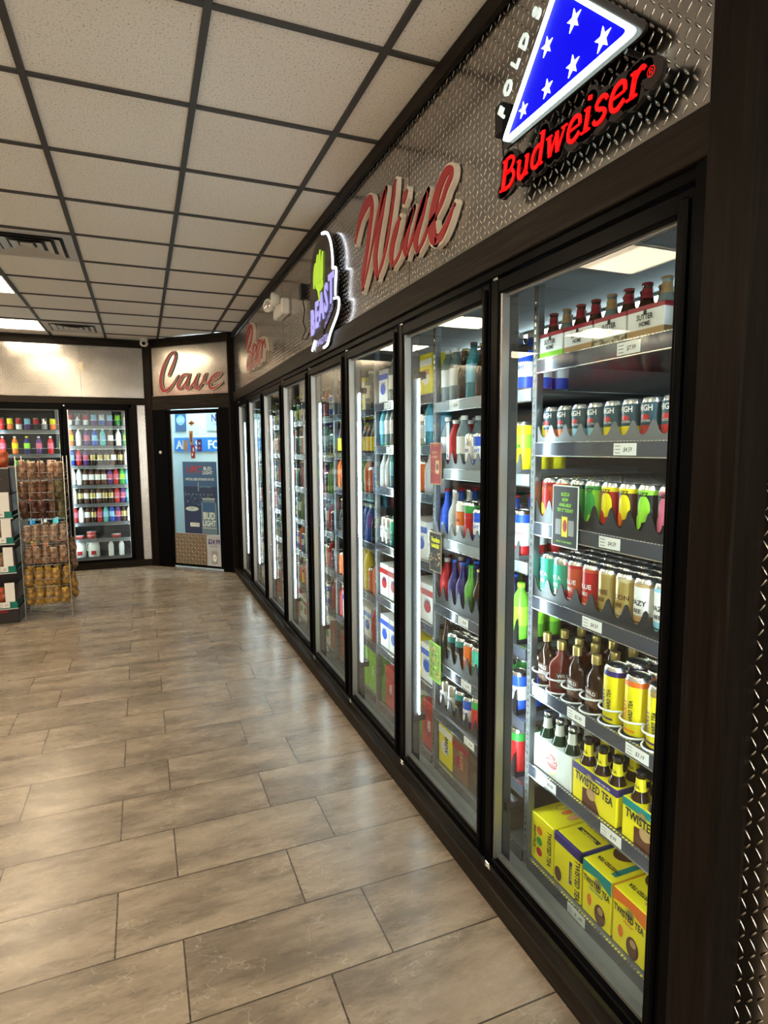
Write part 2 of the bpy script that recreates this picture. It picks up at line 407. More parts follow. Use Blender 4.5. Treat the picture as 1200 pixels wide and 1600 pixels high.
# cooler shells (rear panels, tops)
DARKP = mat('cooler_dark_panel', (.022, .024, .027), .4); GALV = mat('cooler_grey_panel', (.30, .33, .35), .45, .3)
CFLOOR = mat('cooler_floor_vinyl', (.16, .15, .135), .25); WCOOL = mat('cooler_white_panel', (.72, .84, .88), .5)
struct(MB().box((1.135, .80, 2.165), (1.41, 7.50, 2.20), DARKP).box((1.41, .80, 2.155), (2.35, 7.50, 2.19), GALV), 'ceiling_cooler')
struct(MB().box((2.32, .80, 0), (2.36, 7.50, 2.155), DARKP), 'wall_cooler_rear')
struct(MB().box((1.135, .74, 0), (2.36, .79, 2.155), DARKP), 'wall_cooler_end')
struct(MB().box((1.135, 7.50, 0), (2.36, 7.54, 2.155), DARKP), 'wall_cooler_far')
struct(MB().box((1.10, .80, .0), (2.32, 7.50, .004), CFLOOR), 'floor_cooler')
struct(MB().box((LFT, 9.6, 0), (.0, 9.64, 2.3), DARKP).box((LFT, 8.6, 2.17), (.0, 9.6, 2.2), GALV).box((.0, 8.6, 0), (.03, 9.64, 2.2), DARKP), 'wall_back_cooler')
mb = MB(); abox(mb, -.05, 2.0, 0, CEIL, WCOOL, .50, .53, 0)
struct(mb, 'wall_cave', AO, Q45)
struct(MB().box((.06, 8.72, 0), (.09, 9.9, CEIL), WCOOL), 'wall_cave_side')

# ------------------------------------------------------------------ ceiling fixtures
def troffer(x, y, label):
    t = tag(empty('ceiling_light', (x, y, CEIL)), label, 'ceiling light', 'square ceiling lights')
    MB().box((-.28, -.28, -.006), (.28, .28, -.001), LENS).obj('lens', t)
    f = MB()
    for a, b in (((-.292, -.292), (.292, -.28)), ((-.292, .28), (.292, .292)), ((-.292, -.28), (-.28, .28)), ((.28, -.28), (.292, .28))):
        f.box((*a, -.009), (*b, -.001), WHITE)
    f.obj('frame', t)
rowx = [(-1.261, 'cooler door side'), (-3.088, 'opposite wall side')]
rowy = [(-1.22, 'behind the viewer'), (1.21, 'over the near floor'), (3.65, 'two tiles short of the large vent'), (6.07, 'between the two ceiling vents'), (7.89, 'closest to the back wall')]
for rx, a in rowx:
    for ry, b in rowy: troffer(rx, ry, 'square ceiling light '+b+', '+a)
def vent(x, y, label):
    t = tag(empty('ceiling_vent', (x, y, CEIL)), label, 'vent', 'square air diffusers')
    MB().box((-.29, -.29, -.003), (.29, .29, -.001), BLACKP).obj('backing', t)
    VM = mat('vent_enamel', (.50, .47, .43), .35, .3)
    f = MB()
    for a, b in (((-.295, -.295), (.295, -.235)), ((-.295, .235), (.295, .295)), ((-.295, -.235), (-.235, .235)), ((.235, -.235), (.295, .235))):
        f.box((*a, -.012), (*b, -.003), VM, .003)
    f.obj('frame', t)
    for k, R in enumerate((.215, .155, .095)):
        r2, z0, z1 = R-.04, -.022+.002*k, -.004
        vs = [(sx*R, sy*R, z0) for sx, sy in ((-1, -1), (1, -1), (1, 1), (-1, 1))]+[(sx*r2, sy*r2, z1) for sx, sy in ((-1, -1), (1, -1), (1, 1), (-1, 1))]
        MB().add(vs, [(i, (i+1) % 4, 4+(i+1) % 4, 4+i) for i in range(4)], VM).obj('louver', t)
    MB().box((-.04, -.04, -.020), (.04, .04, -.003), VM, .004).obj('centre_plate', t)
vent(-.652, 4.85, 'large square metal air vent nearer the viewer in the ceiling')
vent(-.652, 7.89, 'small looking square air vent in the ceiling near the back wall')

# dome camera at the corner
t = tag(empty('security_camera', (.10, 8.36, CEIL-.001)), 'small white dome camera hanging from the ceiling by the cave sign', 'camera')
MB().lathe([(0, 0), (.055, 0), (.055, -.02), (.045, -.035), (0, -.036)], WHITE, 20).obj('base', t)
MB().lathe([(.0, -.03), (.04, -.034), (.052, -.055), (.05, -.08), (.03, -.10), (0, -.105)], WHITE, 20).obj('turret', t)
MB().lathe([(0, 0), (.022, 0), (.018, .01), (0, .014)], BLACK, 14, (0, 0, 0)).obj('lens', t, (-.005, -.049, -.07)).rotation_euler.x = H90

# ------------------------------------------------------------------ signs on the fascia
WINE = [[(3.026,2.597,.006),(2.999,2.638,.022),(2.947,2.694,.036),(2.872,2.726,.046),(2.806,2.732,.034),(2.782,2.684,.030),(2.808,2.619,.034),(2.864,2.495,.032),(2.918,2.413,.034),(2.928,2.342,.006)],
[(2.920,2.350,.010),(2.867,2.405,.014),(2.794,2.498,.014),(2.724,2.592,.026),(2.658,2.667,.034),(2.608,2.705,.014)],
[(2.612,2.702,.018),(2.653,2.630,.034),(2.706,2.540,.036),(2.740,2.460,.036),(2.735,2.389,.034),(2.723,2.347,.008)],
[(2.723,2.354,.012),(2.657,2.400,.016),(2.594,2.479,.018),(2.545,2.575,.018),(2.515,2.649,.016),(2.498,2.704,.005)],
[(2.378,2.617,.006),(2.396,2.600,.026),(2.417,2.575,.008)],
[(2.450,2.534,.008),(2.489,2.497,.032),(2.529,2.450,.034),(2.547,2.404,.034),(2.536,2.349,.008)],
[(2.536,2.354,.012),(2.479,2.372,.014),(2.435,2.401,.012),(2.392,2.449,.014),(2.350,2.492,.026),(2.310,2.521,.010)],
[(2.315,2.519,.016),(2.355,2.477,.030),(2.387,2.423,.032),(2.397,2.386,.030),(2.387,2.350,.008)],
[(2.387,2.354,.012),(2.341,2.393,.016),(2.291,2.440,.020),(2.234,2.498,.034),(2.184,2.539,.010)],
[(2.188,2.534,.020),(2.229,2.481,.038),(2.267,2.432,.038),(2.291,2.386,.034),(2.279,2.335,.008)],
[(2.279,2.337,.012),(2.224,2.365,.014),(2.170,2.408,.014),(2.110,2.428,.016),(2.065,2.455,.018),(2.029,2.491,.020),(1.994,2.516,.020),(1.995,2.540,.018),(2.037,2.543,.030),(2.085,2.513,.036),(2.127,2.460,.040),(2.148,2.401,.044),(2.135,2.352,.042),(2.109,2.325,.014)],
[(2.118,2.330,.022),(2.068,2.338,.026),(2.012,2.373,.020),(1.967,2.416,.005)]]
CAVE = [[(.411,2.491,.026),(.449,2.551,.028),(.501,2.643,.026),(.533,2.724,.022),(.505,2.773,.016),(.428,2.731,.024),(.344,2.617,.032),(.289,2.488,.038),(.275,2.380,.040),(.317,2.300,.036),(.405,2.320,.026),(.487,2.394,.014),(.561,2.480,.004)],
[(.721,2.483,.020),(.645,2.476,.026),(.572,2.402,.028),(.549,2.344,.028),(.590,2.312,.022),(.662,2.368,.014),(.744,2.476,.010)],
[(.744,2.482,.016),(.702,2.396,.028),(.690,2.314,.024),(.743,2.317,.014),(.831,2.413,.008),(.879,2.481,.010)],
[(.879,2.481,.016),(.829,2.390,.028),(.826,2.319,.028),(.878,2.311,.024),(.957,2.407,.014),(1.004,2.480,.008)],
[(1.004,2.480,.014),(.964,2.418,.020),(.984,2.365,.014),(1.043,2.374,.010),(1.147,2.409,.012),(1.221,2.463,.014),(1.193,2.485,.018),(1.112,2.446,.026),(1.050,2.368,.030),(1.062,2.303,.028),(1.135,2.306,.018),(1.246,2.370,.005)]]
BEER = [[(6.177,2.723,.020),(6.350,2.669,.030),(6.465,2.601,.020)],
[(6.463,2.611,.010),(6.371,2.736,.020),(6.169,2.768,.020),(6.057,2.702,.024),(6.166,2.607,.024),(6.371,2.554,.014),(6.184,2.511,.016),(6.197,2.434,.026),(6.339,2.367,.020),(6.434,2.401,.020),(6.385,2.481,.014)],
[(6.166,2.430,.008),(5.945,2.481,.012),(5.879,2.526,.014),(5.992,2.549,.018),(6.098,2.462,.026),(6.086,2.357,.018),(5.810,2.422,.008)],
[(5.810,2.422,.008),(5.736,2.470,.012),(5.656,2.535,.012),(5.763,2.542,.018),(5.863,2.449,.026),(5.821,2.354,.018),(5.592,2.430,.008)],
[(5.601,2.545,.014),(5.574,2.484,.020),(5.627,2.377,.020)],
[(5.587,2.467,.008),(5.477,2.515,.014),(5.428,2.442,.012)]]
def script_sign(name, strokes, u0, sgn, loc, rz, k, grow, label, off=.03):
    t = tag(empty(name, loc, rz), label, 'sign')
    ST = [[(sgn*(a-u0), b-loc[2], w) for a, b, w in s] for s in strokes]
    m = MB()
    for s in ST: brush(m, s, CREAM, FX, -off, -.001, grow, k)
    m.obj('cream_backing', t)
    m = MB()
    for s in ST: brush(m, s, RED_SIGN, FX, .0005, .004, 0, k)
    m.obj('red_lettering', t)
script_sign('wine_sign', WINE, 2.5, -1, (1.072, 2.5, 2.5), 0, 1.3, .010, 'red cursive Wine lettering with cream outline on the diamond plate', .022)
script_sign('beer_sign', BEER, 6, -1, (1.068, 6, 2.5), 0, 2.0, .014, 'red cursive Beer lettering far along the plate near the cave wall')
script_sign('cave_sign', CAVE, .09, 1, (.09+.09/S2-.012/S2, 8.53-.09/S2-.012/S2, 2.5), Q45, 1.15, .008, 'red cursive Cave lettering above the corner cooler entrance', .012)
# script lettering on the far wall fascia (only mirrored in the door glass)
sq = []
for k in range(9):
    x = .31*k; q = .44 if k == 0 else .30; sq.append([(x, .0, .03), (x+.06, q*.9, .05), (x+.15, q, .03), (x+.13, .04, .06), (x+.21, .0, .03), (x+.33, .2, .02)])
t = tag(empty('script_sign', (LFT+.04, 5.45, 2.40), PI), 'dark red cursive lettering on the plate opposite the cooler doors', 'sign')
m = MB()
for s in sq: brush(m, s, RED_SIGN, FX, -.015, .01, 0, 1.4)
m.obj('red_lettering', t)

# "Budweiser" lit folded flag sign
def neon(n, c, e): return mat(n, c, .4, emit=c, estr=e)
NW = neon('white_neon', (.80, 1., .93), 3.2); NB = mat('blue_lit_panel', (0, 0, .12), .5, emit=(0, .0, 1.), estr=.62, spec=.1); NR = mat('red_lit_letters', (.3, 0, 0), .5, emit=(1, .004, .006), estr=.62, spec=.2)
NS = neon('lit_star', (.85, .95, 1), 1.6); NL = mat('lilac_lit_letters', (.3, .3, .5), .5, emit=(.38, .36, .95), estr=.55); NG_ = mat('green_lit_claw', (.2, .3, .02), .5, emit=(.48, .75, .04), estr=.55); NWL = neon('white_lit_edge', (.82, .88, 1), 2.6)
SMOKE = mat('smoked_acrylic', (.018, .014, .014), .2)
BX, BY, BZ = 1.05, 1.64, 2.30
t = tag(empty('lit_flag_sign', (BX, BY, BZ)), 'lit blue folded flag triangle with white stars above red lettering', 'sign')
tri = [(BY-1.626, .152), (BY-1.095, .158), (BY-1.378, .435)]
def rounded(tr, r, n=6):
    out = []
    for i in range(3):
        p, a, b = Vector(tr[i]), Vector(tr[i-1]), Vector(tr[(i+1) % 3])
        d1, d2 = (a-p).normalized(), (b-p).normalized()
        for j in range(n+1):
            q = j/n; s_, e_ = p+d1*r, p+d2*r
            out.append(tuple((1-q)**2*s_+2*q*(1-q)*p+q*q*e_))
    return out
def scaled(tr, k):
    c = [sum(p[i] for p in tr)/3 for i in (0, 1)]
    return [(c[0]+(p[0]-c[0])*k, c[1]+(p[1]-c[1])*k) for p in tr]
MB().poly(rounded(scaled(tri, 1.12), .05), SMOKE, FX, -.012, -.004).obj('acrylic_back', t)
o = rounded(scaled(tri, .99), .03); i_ = rounded(scaled(tri, .915), .02)
m = MB(); n = len(o)
vs = [(u, v, .012) for u, v in o]+[(u, v, .012) for u, v in i_]+[(u, v, -.004) for u, v in o]+[(u, v, -.004) for u, v in i_]
m.add(vs, [(i, (i+1) % n, n+(i+1) % n, n+i) for i in range(n)]+[(i, 2*n+i, 2*n+(i+1) % n, (i+1) % n) for i in range(n)]+[(n+i, n+(i+1) % n, 3*n+(i+1) % n, 3*n+i) for i in range(n)], NW, FX)
m.obj('white_tube_border', t)
MB().poly(rounded(scaled(tri, .905), .02), NB, FX, -.004, .004).obj('blue_panel', t)
for (y, z, r) in [(1.521, 2.501, .022), (1.414, 2.502, .024), (1.312, 2.502, .026), (1.206, 2.502, .028), (1.418, 2.608, .025), (1.311, 2.607, .027)]:
    st = [(BY-y+r*(1 if i % 2 == 0 else .4)*math.sin(PI*i/5), z-BZ+r*(1 if i % 2 == 0 else .4)*math.cos(PI*i/5)) for i in range(10)]
    MB().poly(st, NS, FX, .004, .006).obj('white_star', t)
TW = mat('white_vinyl_letter', (.75, .85, .85), .5, emit=(.8, 1, .95), estr=.35)
for ch, y, z in (('F', 1.618, 2.547), ('O', 1.590, 2.600), ('L', 1.553, 2.650), ('D', 1.511, 2.682), ('S', 1.455, 2.720)):
    MB().text(ch, .038, TW, FX, BY-y, z-BZ-.01, .0, .006, True, .03, rot=.83).obj('outline_letter', t)
GL = {  # serif lettering drawn as strokes: (points, width)
 'B': [([(.13,0),(.13,1)],.19,0),([(.13,.98),(.42,.97),(.56,.78),(.42,.55),(.13,.53)],.11,1),([(.13,.53),(.5,.52),(.66,.27),(.48,.03),(.13,.03)],.12,1),([(-.03,.03),(.3,.03)],.07,0),([(-.03,.97),(.3,.97)],.07,0)],
 'u': [([(.1,.62),(.1,.25),(.2,.03),(.36,.04),(.47,.2)],.14,1),([(.48,.65),(.48,0)],.15,0),([(-.03,.62),(.1,.62)],.06,0),([(.36,.62),(.5,.62)],.06,0),([(.48,.03),(.6,.03)],.06,0)],
 'd': [([(.46,1),(.46,0)],.15,0),([(.46,.5),(.34,.64),(.14,.55),(.07,.32),(.14,.08),(.32,.02),(.46,.16)],.12,1),([(.32,.97),(.46,.97)],.06,0),([(.46,.03),(.6,.03)],.06,0)],
 'w': [([(.1,.64),(.24,.02)],.15,0),([(.24,.02),(.42,.62)],.06,0),([(.42,.64),(.56,.02)],.15,0),([(.56,.02),(.74,.62)],.06,0),([(-.02,.63),(.22,.63)],.06,0),([(.62,.63),(.84,.63)],.06,0)],
 'e': [([(.08,.34),(.50,.36)],.06,0),([(.5,.36),(.44,.58),(.28,.65),(.12,.56),(.06,.32),(.14,.08),(.32,.01),(.52,.14)],.12,1)],
 'i': [([(.14,.65),(.14,0)],.15,0),([(.0,.62),(.14,.62)],.06,0),([(-.02,.03),(.3,.03)],.06,0),([(.14,.82),(.14,.94)],.15,0)],
 's': [([(.44,.5),(.36,.62),(.2,.64),(.08,.52),(.16,.38),(.36,.29),(.44,.15),(.32,.02),(.14,.02),(.05,.14)],.11,1)],
 'r': [([(.14,.65),(.14,0)],.15,0),([(.0,.62),(.14,.62)],.06,0),([(-.02,.03),(.3,.03)],.06,0),([(.14,.4),(.24,.58),(.36,.62),(.42,.54)],.11,1)]}
ADV = {'B': .80, 'u': .68, 'd': .68, 'w': .88, 'e': .62, 'i': .36, 's': .54, 'r': .52}
mb = MB(); mk = MB(); x = 0; H = .082; sh = .18; WT = sum(ADV[c] for c in 'Budweiser'); kx = .56/WT/H
for ci, ch in enumerate('Budweiser'):
    for pts, wd_, sm in GL[ch]:
        P = [((x+a+sh*b)*H*kx+.012, b*H+.018, wd_*H) for a, b in pts]
        brush(mb, P, NR, FX, .006, .010, 0, 1, bool(sm), 5)
        brush(mk, P, SMOKE, FX, -.006, .0055, .016, 1, bool(sm), 4)
    x += ADV[ch]
mb.text('\u00ae', .022, NR, FX, .59, .035, .009)
mk.ell(.59, .045, .03, .03, SMOKE, FX, -.006, .0055)
mk.obj('smoked_letter_backing', t); mb.obj('red_lettering', t)
for u, v in ((.03, .13), (.28, .10), (.5, .14), (.02, .05), (.56, .08), (.28, .4)):
    MB().tube([(.004, -u, v), (.05, -u, v)], .006, BLACKP).obj('standoff', t)
t2 = tag(MB().box((-.02, -.02, -.045), (.025, .02, .045), BLACKP, .004).obj('power_adapter', None, (1.073, 1.665, 2.545)), 'black power adapter beside the lit flag sign', 'adapter')
MB().tube([(1.07, 1.665, 2.50), (1.08, 1.672, 2.44), (1.075, 1.668, 2.38), (1.08, 1.65, 2.35)], .003, BLACKP).obj('cord').parent = t2
t2.children[0].location = -t2.location

# beast lit sign
t = tag(empty('lit_claw_sign', (1.06, 3.60, 2.60)), 'round black lit sign with green claw and lilac Beast lettering', 'sign')
bp = [(-.28, .0), (-.26, .10), (-.17, .19), (-.04, .225), (.08, .215), (.17, .16), (.22, .07), (.225, -.03), (.30, -.06), (.27, -.20), (.33, -.23), (.31, -.30), (.16, -.38), (.10, -.44), (-.12, -.45), (-.20, -.43), (-.27, -.33), (-.30, -.16)]
MB().poly([(a, b) for a, b, _ in cat([(*p, 0) for p in bp+bp[:1]], 3)][:-1], SMOKE, FX, -.012, -.002).obj('acrylic_back', t)
m = MB()
brush(m, [(.02, .223, .014), (.12, .196, .014), (.19, .13, .014), (.225, .04, .014), (.225, -.03, .014)], NWL, FX, 0, .008)
brush(m, [(.225, -.03, .014), (.29, -.05, .014), (.275, -.12, .014), (.27, -.19, .014)], NWL, FX, 0, .008)
m.obj('lit_outline', t); m = MB()
brush(m, [(.24, -.20, .012), (.33, -.22, .012), (.31, -.29, .012), (.17, -.375, .014), (.10, -.43, .014), (.02, -.44, .012)], NWL, FX, 0, .008)
m.obj('lit_outline', t); m = MB()
brush(m, [(-.24, -.42, .016), (-.17, -.37, .016)], NWL, FX, 0, .008)
m.obj('lit_outline', t)
m = MB()
for k, (a, l) in enumerate([(-.125, .06), (-.078, .09), (-.03, .10), (.018, .08)]):
    a = a*1.15-.02; l *= 1.25
    brush(m, [(a-.012, -.05-.01*k, .010), (a, .0, .040), (a+.012, .0+l*.8, .030), (a+.03, .02+l, .006)], NG_, FX, 0, .006)
brush(m, [(-.13, -.04, .02), (-.06, -.07, .045), (.02, -.06, .035)], NG_, FX, 0, .005)
brush(m, [(-.08, -.07, .03), (-.06, -.13, .02), (-.05, -.15, .006)], NG_, FX, 0, .005)
m.obj('green_claw', t)
m = MB(); x = -.27
for i, ch in enumerate('BEAST'):
    m.text(ch, .15+.002*i, NL, FX, x+.052, -.32+.028*i, .0, .006, True, .03, .04, .72); x += .100
m.obj('lilac_lettering', t)
m = MB(); m.poly([(.0, -.36), (.24, -.24), (.27, -.205), (.25, -.20), (.03, -.30)], BLACK, FX, 0, .002)
m.text('UNLEASHED', .032, NL, FX, .135, -.29, .003, 0, True, .0, .1, .8, .46)
m.text('HARD', .038, NL, FX, -.06, -.41, 0., 0, True, .02); m.text('TEA', .038, NL, FX, .06, -.405, 0., 0, True, .02)
m.obj('small_lettering', t)
for u, v in ((-.15, .12), (.15, .1), (-.2, -.3), (.2, -.2)):
    MB().tube([(.004, -u, v), (.04, -u, v)], .006, BLACKP).obj('standoff', t)
t2 = tag(MB().box((-.02, -.03, -.05), (.02, .03, .05), BLACKP, .004).obj('power_adapter', None, (1.078, 4.14, 2.62)), 'black power adapter with hanging cord beside the claw sign', 'adapter')
MB().tube([(0, 0, -.05), (.01, -.01, -.12), (.0, .0, -.2), (.005, -.05, -.26), (.0, .03, -.31), (.0, -.08, -.33), (.0, -.16, -.30)], .004, BLACKP).obj('cord', t2)
# emergency light
t = tag(empty('emergency_light', (1.10, 4.75, 2.63)), 'white twin head emergency light on the plate between Beer and claw signs', 'emergency light')
MB().box((-.07, -.15, -.06), (0, .15, .06), WHITE, .012).obj('housing', t)
for s in (-1, 1):
    h = MB().lathe([(0, 0), (.03, .004), (.05, .04), (.052, .055), (.045, .058), (0, .05)], WHITE, 18).obj('lamp_head', t, (-.075, s*.13, .045))
    h.rotation_euler = (0, -H90, s*.5)
    MB().lathe([(0, 0), (.043, 0), (.03, .008), (0, .01)], CHROME, 18).obj('lamp_lens', h, (0, 0, .053))
# small plate on back fascia
tag(MB().box((0, -.028, -.05), (.006, .028, .05), mat('ivory_plate', (.62, .55, .40), .4), .002).obj('blank_outlet_plate', None, (-.655, BK-.0065, 2.60), H90), 'ivory wall plate on the plated fascia above the back coolers', 'wall plate')

# ------------------------------------------------------------------ glass doors of the long cooler
BD = [.955, 1.74, 2.50, 3.26, 4.06, 4.90, 5.73, 6.55, 7.28]
DN = ['nearest', 'second', 'third', 'fourth', 'fifth', 'sixth', 'seventh', 'eighth']
GASK = mat('door_gasket', (.16, .165, .165), .4, .4)
def glass_door(name, width, loc, rz, label, hinge=True, group='glass cooler doors in the long wall'):
    """canonical: outer face x=0, local y from 0 (near edge) to width, z .075-2.09"""
    t = tag(empty(name, loc, rz), label, 'cooler door', group)
    z0, z1, W = .078, 2.088, width; g = .004; s = .045; d = .034
    f = MB()
    f.box((0, g, z0), (d, g+s, z1), BLACK, .004).box((0, W-g-s, z0), (d, W-g, z1), BLACK, .004)
    f.box((0, g+s, z0), (d, W-g-s, z0+.036), BLACK, .004).box((0, g+s, z1-.046), (d, W-g-s, z1), BLACK, .004)
    f.obj('frame', t)
    f = MB(); a, b = g+s, W-g-s
    f.box((.008, b-.012, z0+.036), (.036, b, z1-.046), SATIN).box((.022, a, z0+.036), (.036, a+.004, z1-.046), SATIN)
    f.box((.022, a, z0+.036), (.040, b, z0+.046), GASK).box((.022, a, z1-.056), (.036, b, z1-.046), GASK)
    f.obj('glazing_bead', t)
    f = MB().add([(.026, a, z0+.036), (.026, b, z0+.036), (.026, b, z1-.046), (.026, a, z1-.046)], [(0, 1, 2, 3)], GLASS)
    f.add([(.040, a, z0+.036), (.040, b, z0+.036), (.040, b, z1-.046), (.040, a, z1-.046)], [(0, 1, 2, 3)], GLASS)
    f.obj('glass_pane', t)
    MB().box((-.014, g+.006, z0+.02), (.001, g+.026, z1-.02), BLACK, .005).obj('handle', t)
    MB().box((.006, W-.03, z1-.001), (.022, W-.006, z1+.012), CHROME, .003).obj('hinge', t)
    MB().box((.002, W-.035, z0-.012), (.02, W-.008, z0), CHROME, .003).obj('hinge', t)
    return t
for k in range(8):
    glass_door('glass_cooler_door', BD[k+1]-BD[k], (1.08, BD[k], 0), 0, ('%s black framed glass cooler door counted from the corner post' % DN[k]) if k else 'nearest black framed glass cooler door beside the corner post')
# header and sill of the frames
struct(MB().box((0, .89, 2.10), (.05, 7.45, 2.135), BLACK, .003), 'trim_18', (1.088, 0, 0))
struct(MB().box((0, .89, .0), (.06, 7.45, .064), BLACK, .003).box((.0, .89, .064), (.06, 7.45, .0665), SATIN), 'trim_19', (1.076, 0, 0))
struct(MB().box((0, .885, 0), (.06, .958, 2.135), BLACK, .003), 'trim_20', (1.078, 0, 0))
struct(MB().box((0, 7.275, 0), (.06, 7.58, 2.135), BLACK, .003), 'trim_21', (1.078, 0, 0))
# mullions with led tubes
for k, y in enumerate(BD):
    where = ('between the %s and %s glass doors' % (DN[k-1], DN[k])) if 0 < k < 8 else ('beside the corner post' if k == 0 else 'at the cave end of the cooler')
    t = tag(empty('lit_mullion', (1.155, y, 0)), 'dark mullion with upright cool white light tube '+where, 'cooler light', 'lit mullions behind the glass doors')
    MB().box((-.018, -.032, .004), (.018, .026, 2.16), DARKP, .003).obj('housing', t)
    if k in (0, 1):
        MB().tube([(.030, .015, .30), (.030, .015, 1.86)], .008, LED, 8).obj('light_tube', t)
    else:
        MB().tube([((.012 if k == 2 else .0), -.040, .30), ((.012 if k == 2 else .0), -.040, 1.86)], .003 if k == 2 else .0052, LED, 8).obj('light_tube', t)
    for z in (.27, 1.86): MB().box((-.012, -.05, z), (.04, .024, z+.03), BLACKP).obj('tube_socket', t)
TOPLED = mat('dim_cool_led_tube', (.9, .9, .9), .5, emit=COOL, estr=9)
t = tag(empty('ceiling_led_strip', (1.93, 0, 2.135)), 'long cool white light strip under the cooler top at the rear', 'cooler light')
MB().tube([(0, .95, 0), (0, 4.05, 0)], .012, TOPLED, 8).obj('light_tube', t)
MB().box((-.02, .93, .008), (.02, 4.07, .02), SATIN).obj('housing', t)

# ------------------------------------------------------------------ products
def prism_box(m, W, D, H, mt, x=0, y=0, z=0, bev=.002):     # W along y, D along x, front at x
    return m.box((x, y-W/2, z), (x+D, y+W/2, z+H), mt, bev)
def can_proto(name, bands, r=.033, h=.157, deco=None, label_=None, lid=SILVER):
    """bands: [(z_top_fraction, material)...]"""
    m = MB(); prof = [(.0, .003), (.024, .0), (.031, .007), (r, .012)]; sm = [SILVER]*3
    for zf, mt in bands:
        prof.append((r, .012+(h-.026)*zf)); sm.append(mt)
    prof += [(.0285*r/.033, h-.003), (.0275*r/.033, h), (.0255*r/.033, h)]; sm += [SILVER, lid, lid]
    m.lathe(prof, None, 18, segm=sm)
    F = lambda u, v, w: (-(r+.0006+w)*math.cos(u/r), -(r+.0006+w)*math.sin(u/r), v)
    if deco: deco(m, F, r, h)
    o = m.obj(name)
    l = MB().lathe([(.0258*r/.033, 0), (.0245*r/.033, -.004), (0, -.004)], lid, 18)
    l.ell(0, 0, .006, .011, lid, lambda u, v, w: (v, u, w), -.0035, -.0015, 10)
    l.obj('lid', o, (0, 0, h))
    return o
def curve_rect(m, F, u0, u1, v0, v1, mt, n=6, w=0.):
    us = [u0+(u1-u0)*i/n for i in range(n+1)]
    m.add([(u, v0, w) for u in us]+[(u, v1, w) for u in us], [(i, i+1, n+2+i, n+1+i) for i in range(n)], mt, F, True)
def curve_ell(m, F, u, v, a, b, mt, w=0., n=16, k=4):
    vs = [(u, v, w)]+[(u+a*j/k*math.cos(2*PI*i/n), v+b*j/k*math.sin(2*PI*i/n), w) for j in range(1, k+1) for i in range(n)]
    fs = [(0, 1+i, 1+(i+1) % n) for i in range(n)]
    for j in range(k-1): fs += [(1+j*n+i, 1+(j+1)*n+i, 1+(j+1)*n+(i+1) % n, 1+j*n+(i+1) % n) for i in range(n)]
    m.add(vs, fs, mt, F)
def D_blob(c1, c2, word=None, wc=BLK):
    def f(m, F, r, h):
        curve_ell(m, F, .006, h*.58, .019, h*.24, c1, .0002); curve_ell(m, F, -.010, h*.34, .013, h*.13, c2, .0004)
        if word: m.text(word, .011, wc, F, 0, h*.80, .0008, 0, True, .02)
        for q in (.12, .16): curve_rect(m, F, -.016, .016, h*q, h*q+.002, wc, 4, .0005)
    return f
def D_word(word, wc, patch=None, hh=.013, vv=.5, word2=None):
    def f(m, F, r, h):
        if patch: curve_rect(m, F, -.022, .022, h*(vv-.22), h*(vv+.22), patch, 6, .0002)
        m.text(word, hh, wc, F, 0, h*vv, .0008, 0, True, .02)
        if word2: m.text(word2, hh*.8, wc, F, 0, h*vv-.022, .0008, 0, True, .02)
        curve_rect(m, F, -.015, .015, h*.2, h*.2+.003, wc, 4, .0005)
    return f
def bottle_proto(name, glassm, capm, r=.0305, h=.20, neckm=None, labm=None, neckword=None, labword=None, wc=INK, kind='long'):
    m = MB()
    if kind == 'long': prof = [(0, .002), (r*.9, 0), (r, .006), (r, h*.50), (r*.93, h*.57), (.0165, h*.72), (.0135, h*.80), (.013, h*.945), (.0145, h*.95), (.0145, h*.965), (.0, h*.965)]
    else: prof = [(0, .002), (r*.85, 0), (r, .012), (r*.96, h*.3), (r, h*.55), (r, h*.66), (r*.75, h*.78), (.014, h*.88), (.0135, h*.93), (0, h*.93)]
    m.lathe(prof, glassm, 16)
    o = m.obj(name)
    if kind == 'long':
        MB().lathe([(.0150, h*.95), (.0153, h*.993), (.013, h), (0, h)], capm, 14).obj('crown_cap', o)
    else:
        MB().lathe([(.0150, h*.92), (.0155, h*.99), (.014, h), (0, h)], capm, 14).obj('cap', o)
    if neckm:
        a, b = (h*.72, h*.90)
        n = MB().lathe([(.0175, a), (.0145, a+(b-a)*.4), (.0138, b)], neckm, 16)
        if neckword: n.text(neckword, .010, wc, lambda u, v, w: (-.0162*math.cos(u/.0162), -.0162*math.sin(u/.0162), v), 0, a+.006, 0, 0, True, .02, 0, .8)
        n.obj('neck_label', o)
    if labm:
        a, b = (.016, h*.46) if kind == 'long' else (h*.30, h*.62)
        n = MB().lathe([(r+.0006, a), (r+.0006, b)], labm, 18)
        if labword: n.text(labword, .012, wc, lambda u, v, w: (-(r+.0012)*math.cos(u/r), -(r+.0012)*math.sin(u/r), v), 0, (a+b)/2, 0, 0, True, .02, 0, .8)
        n.obj('body_label', o)
    return o
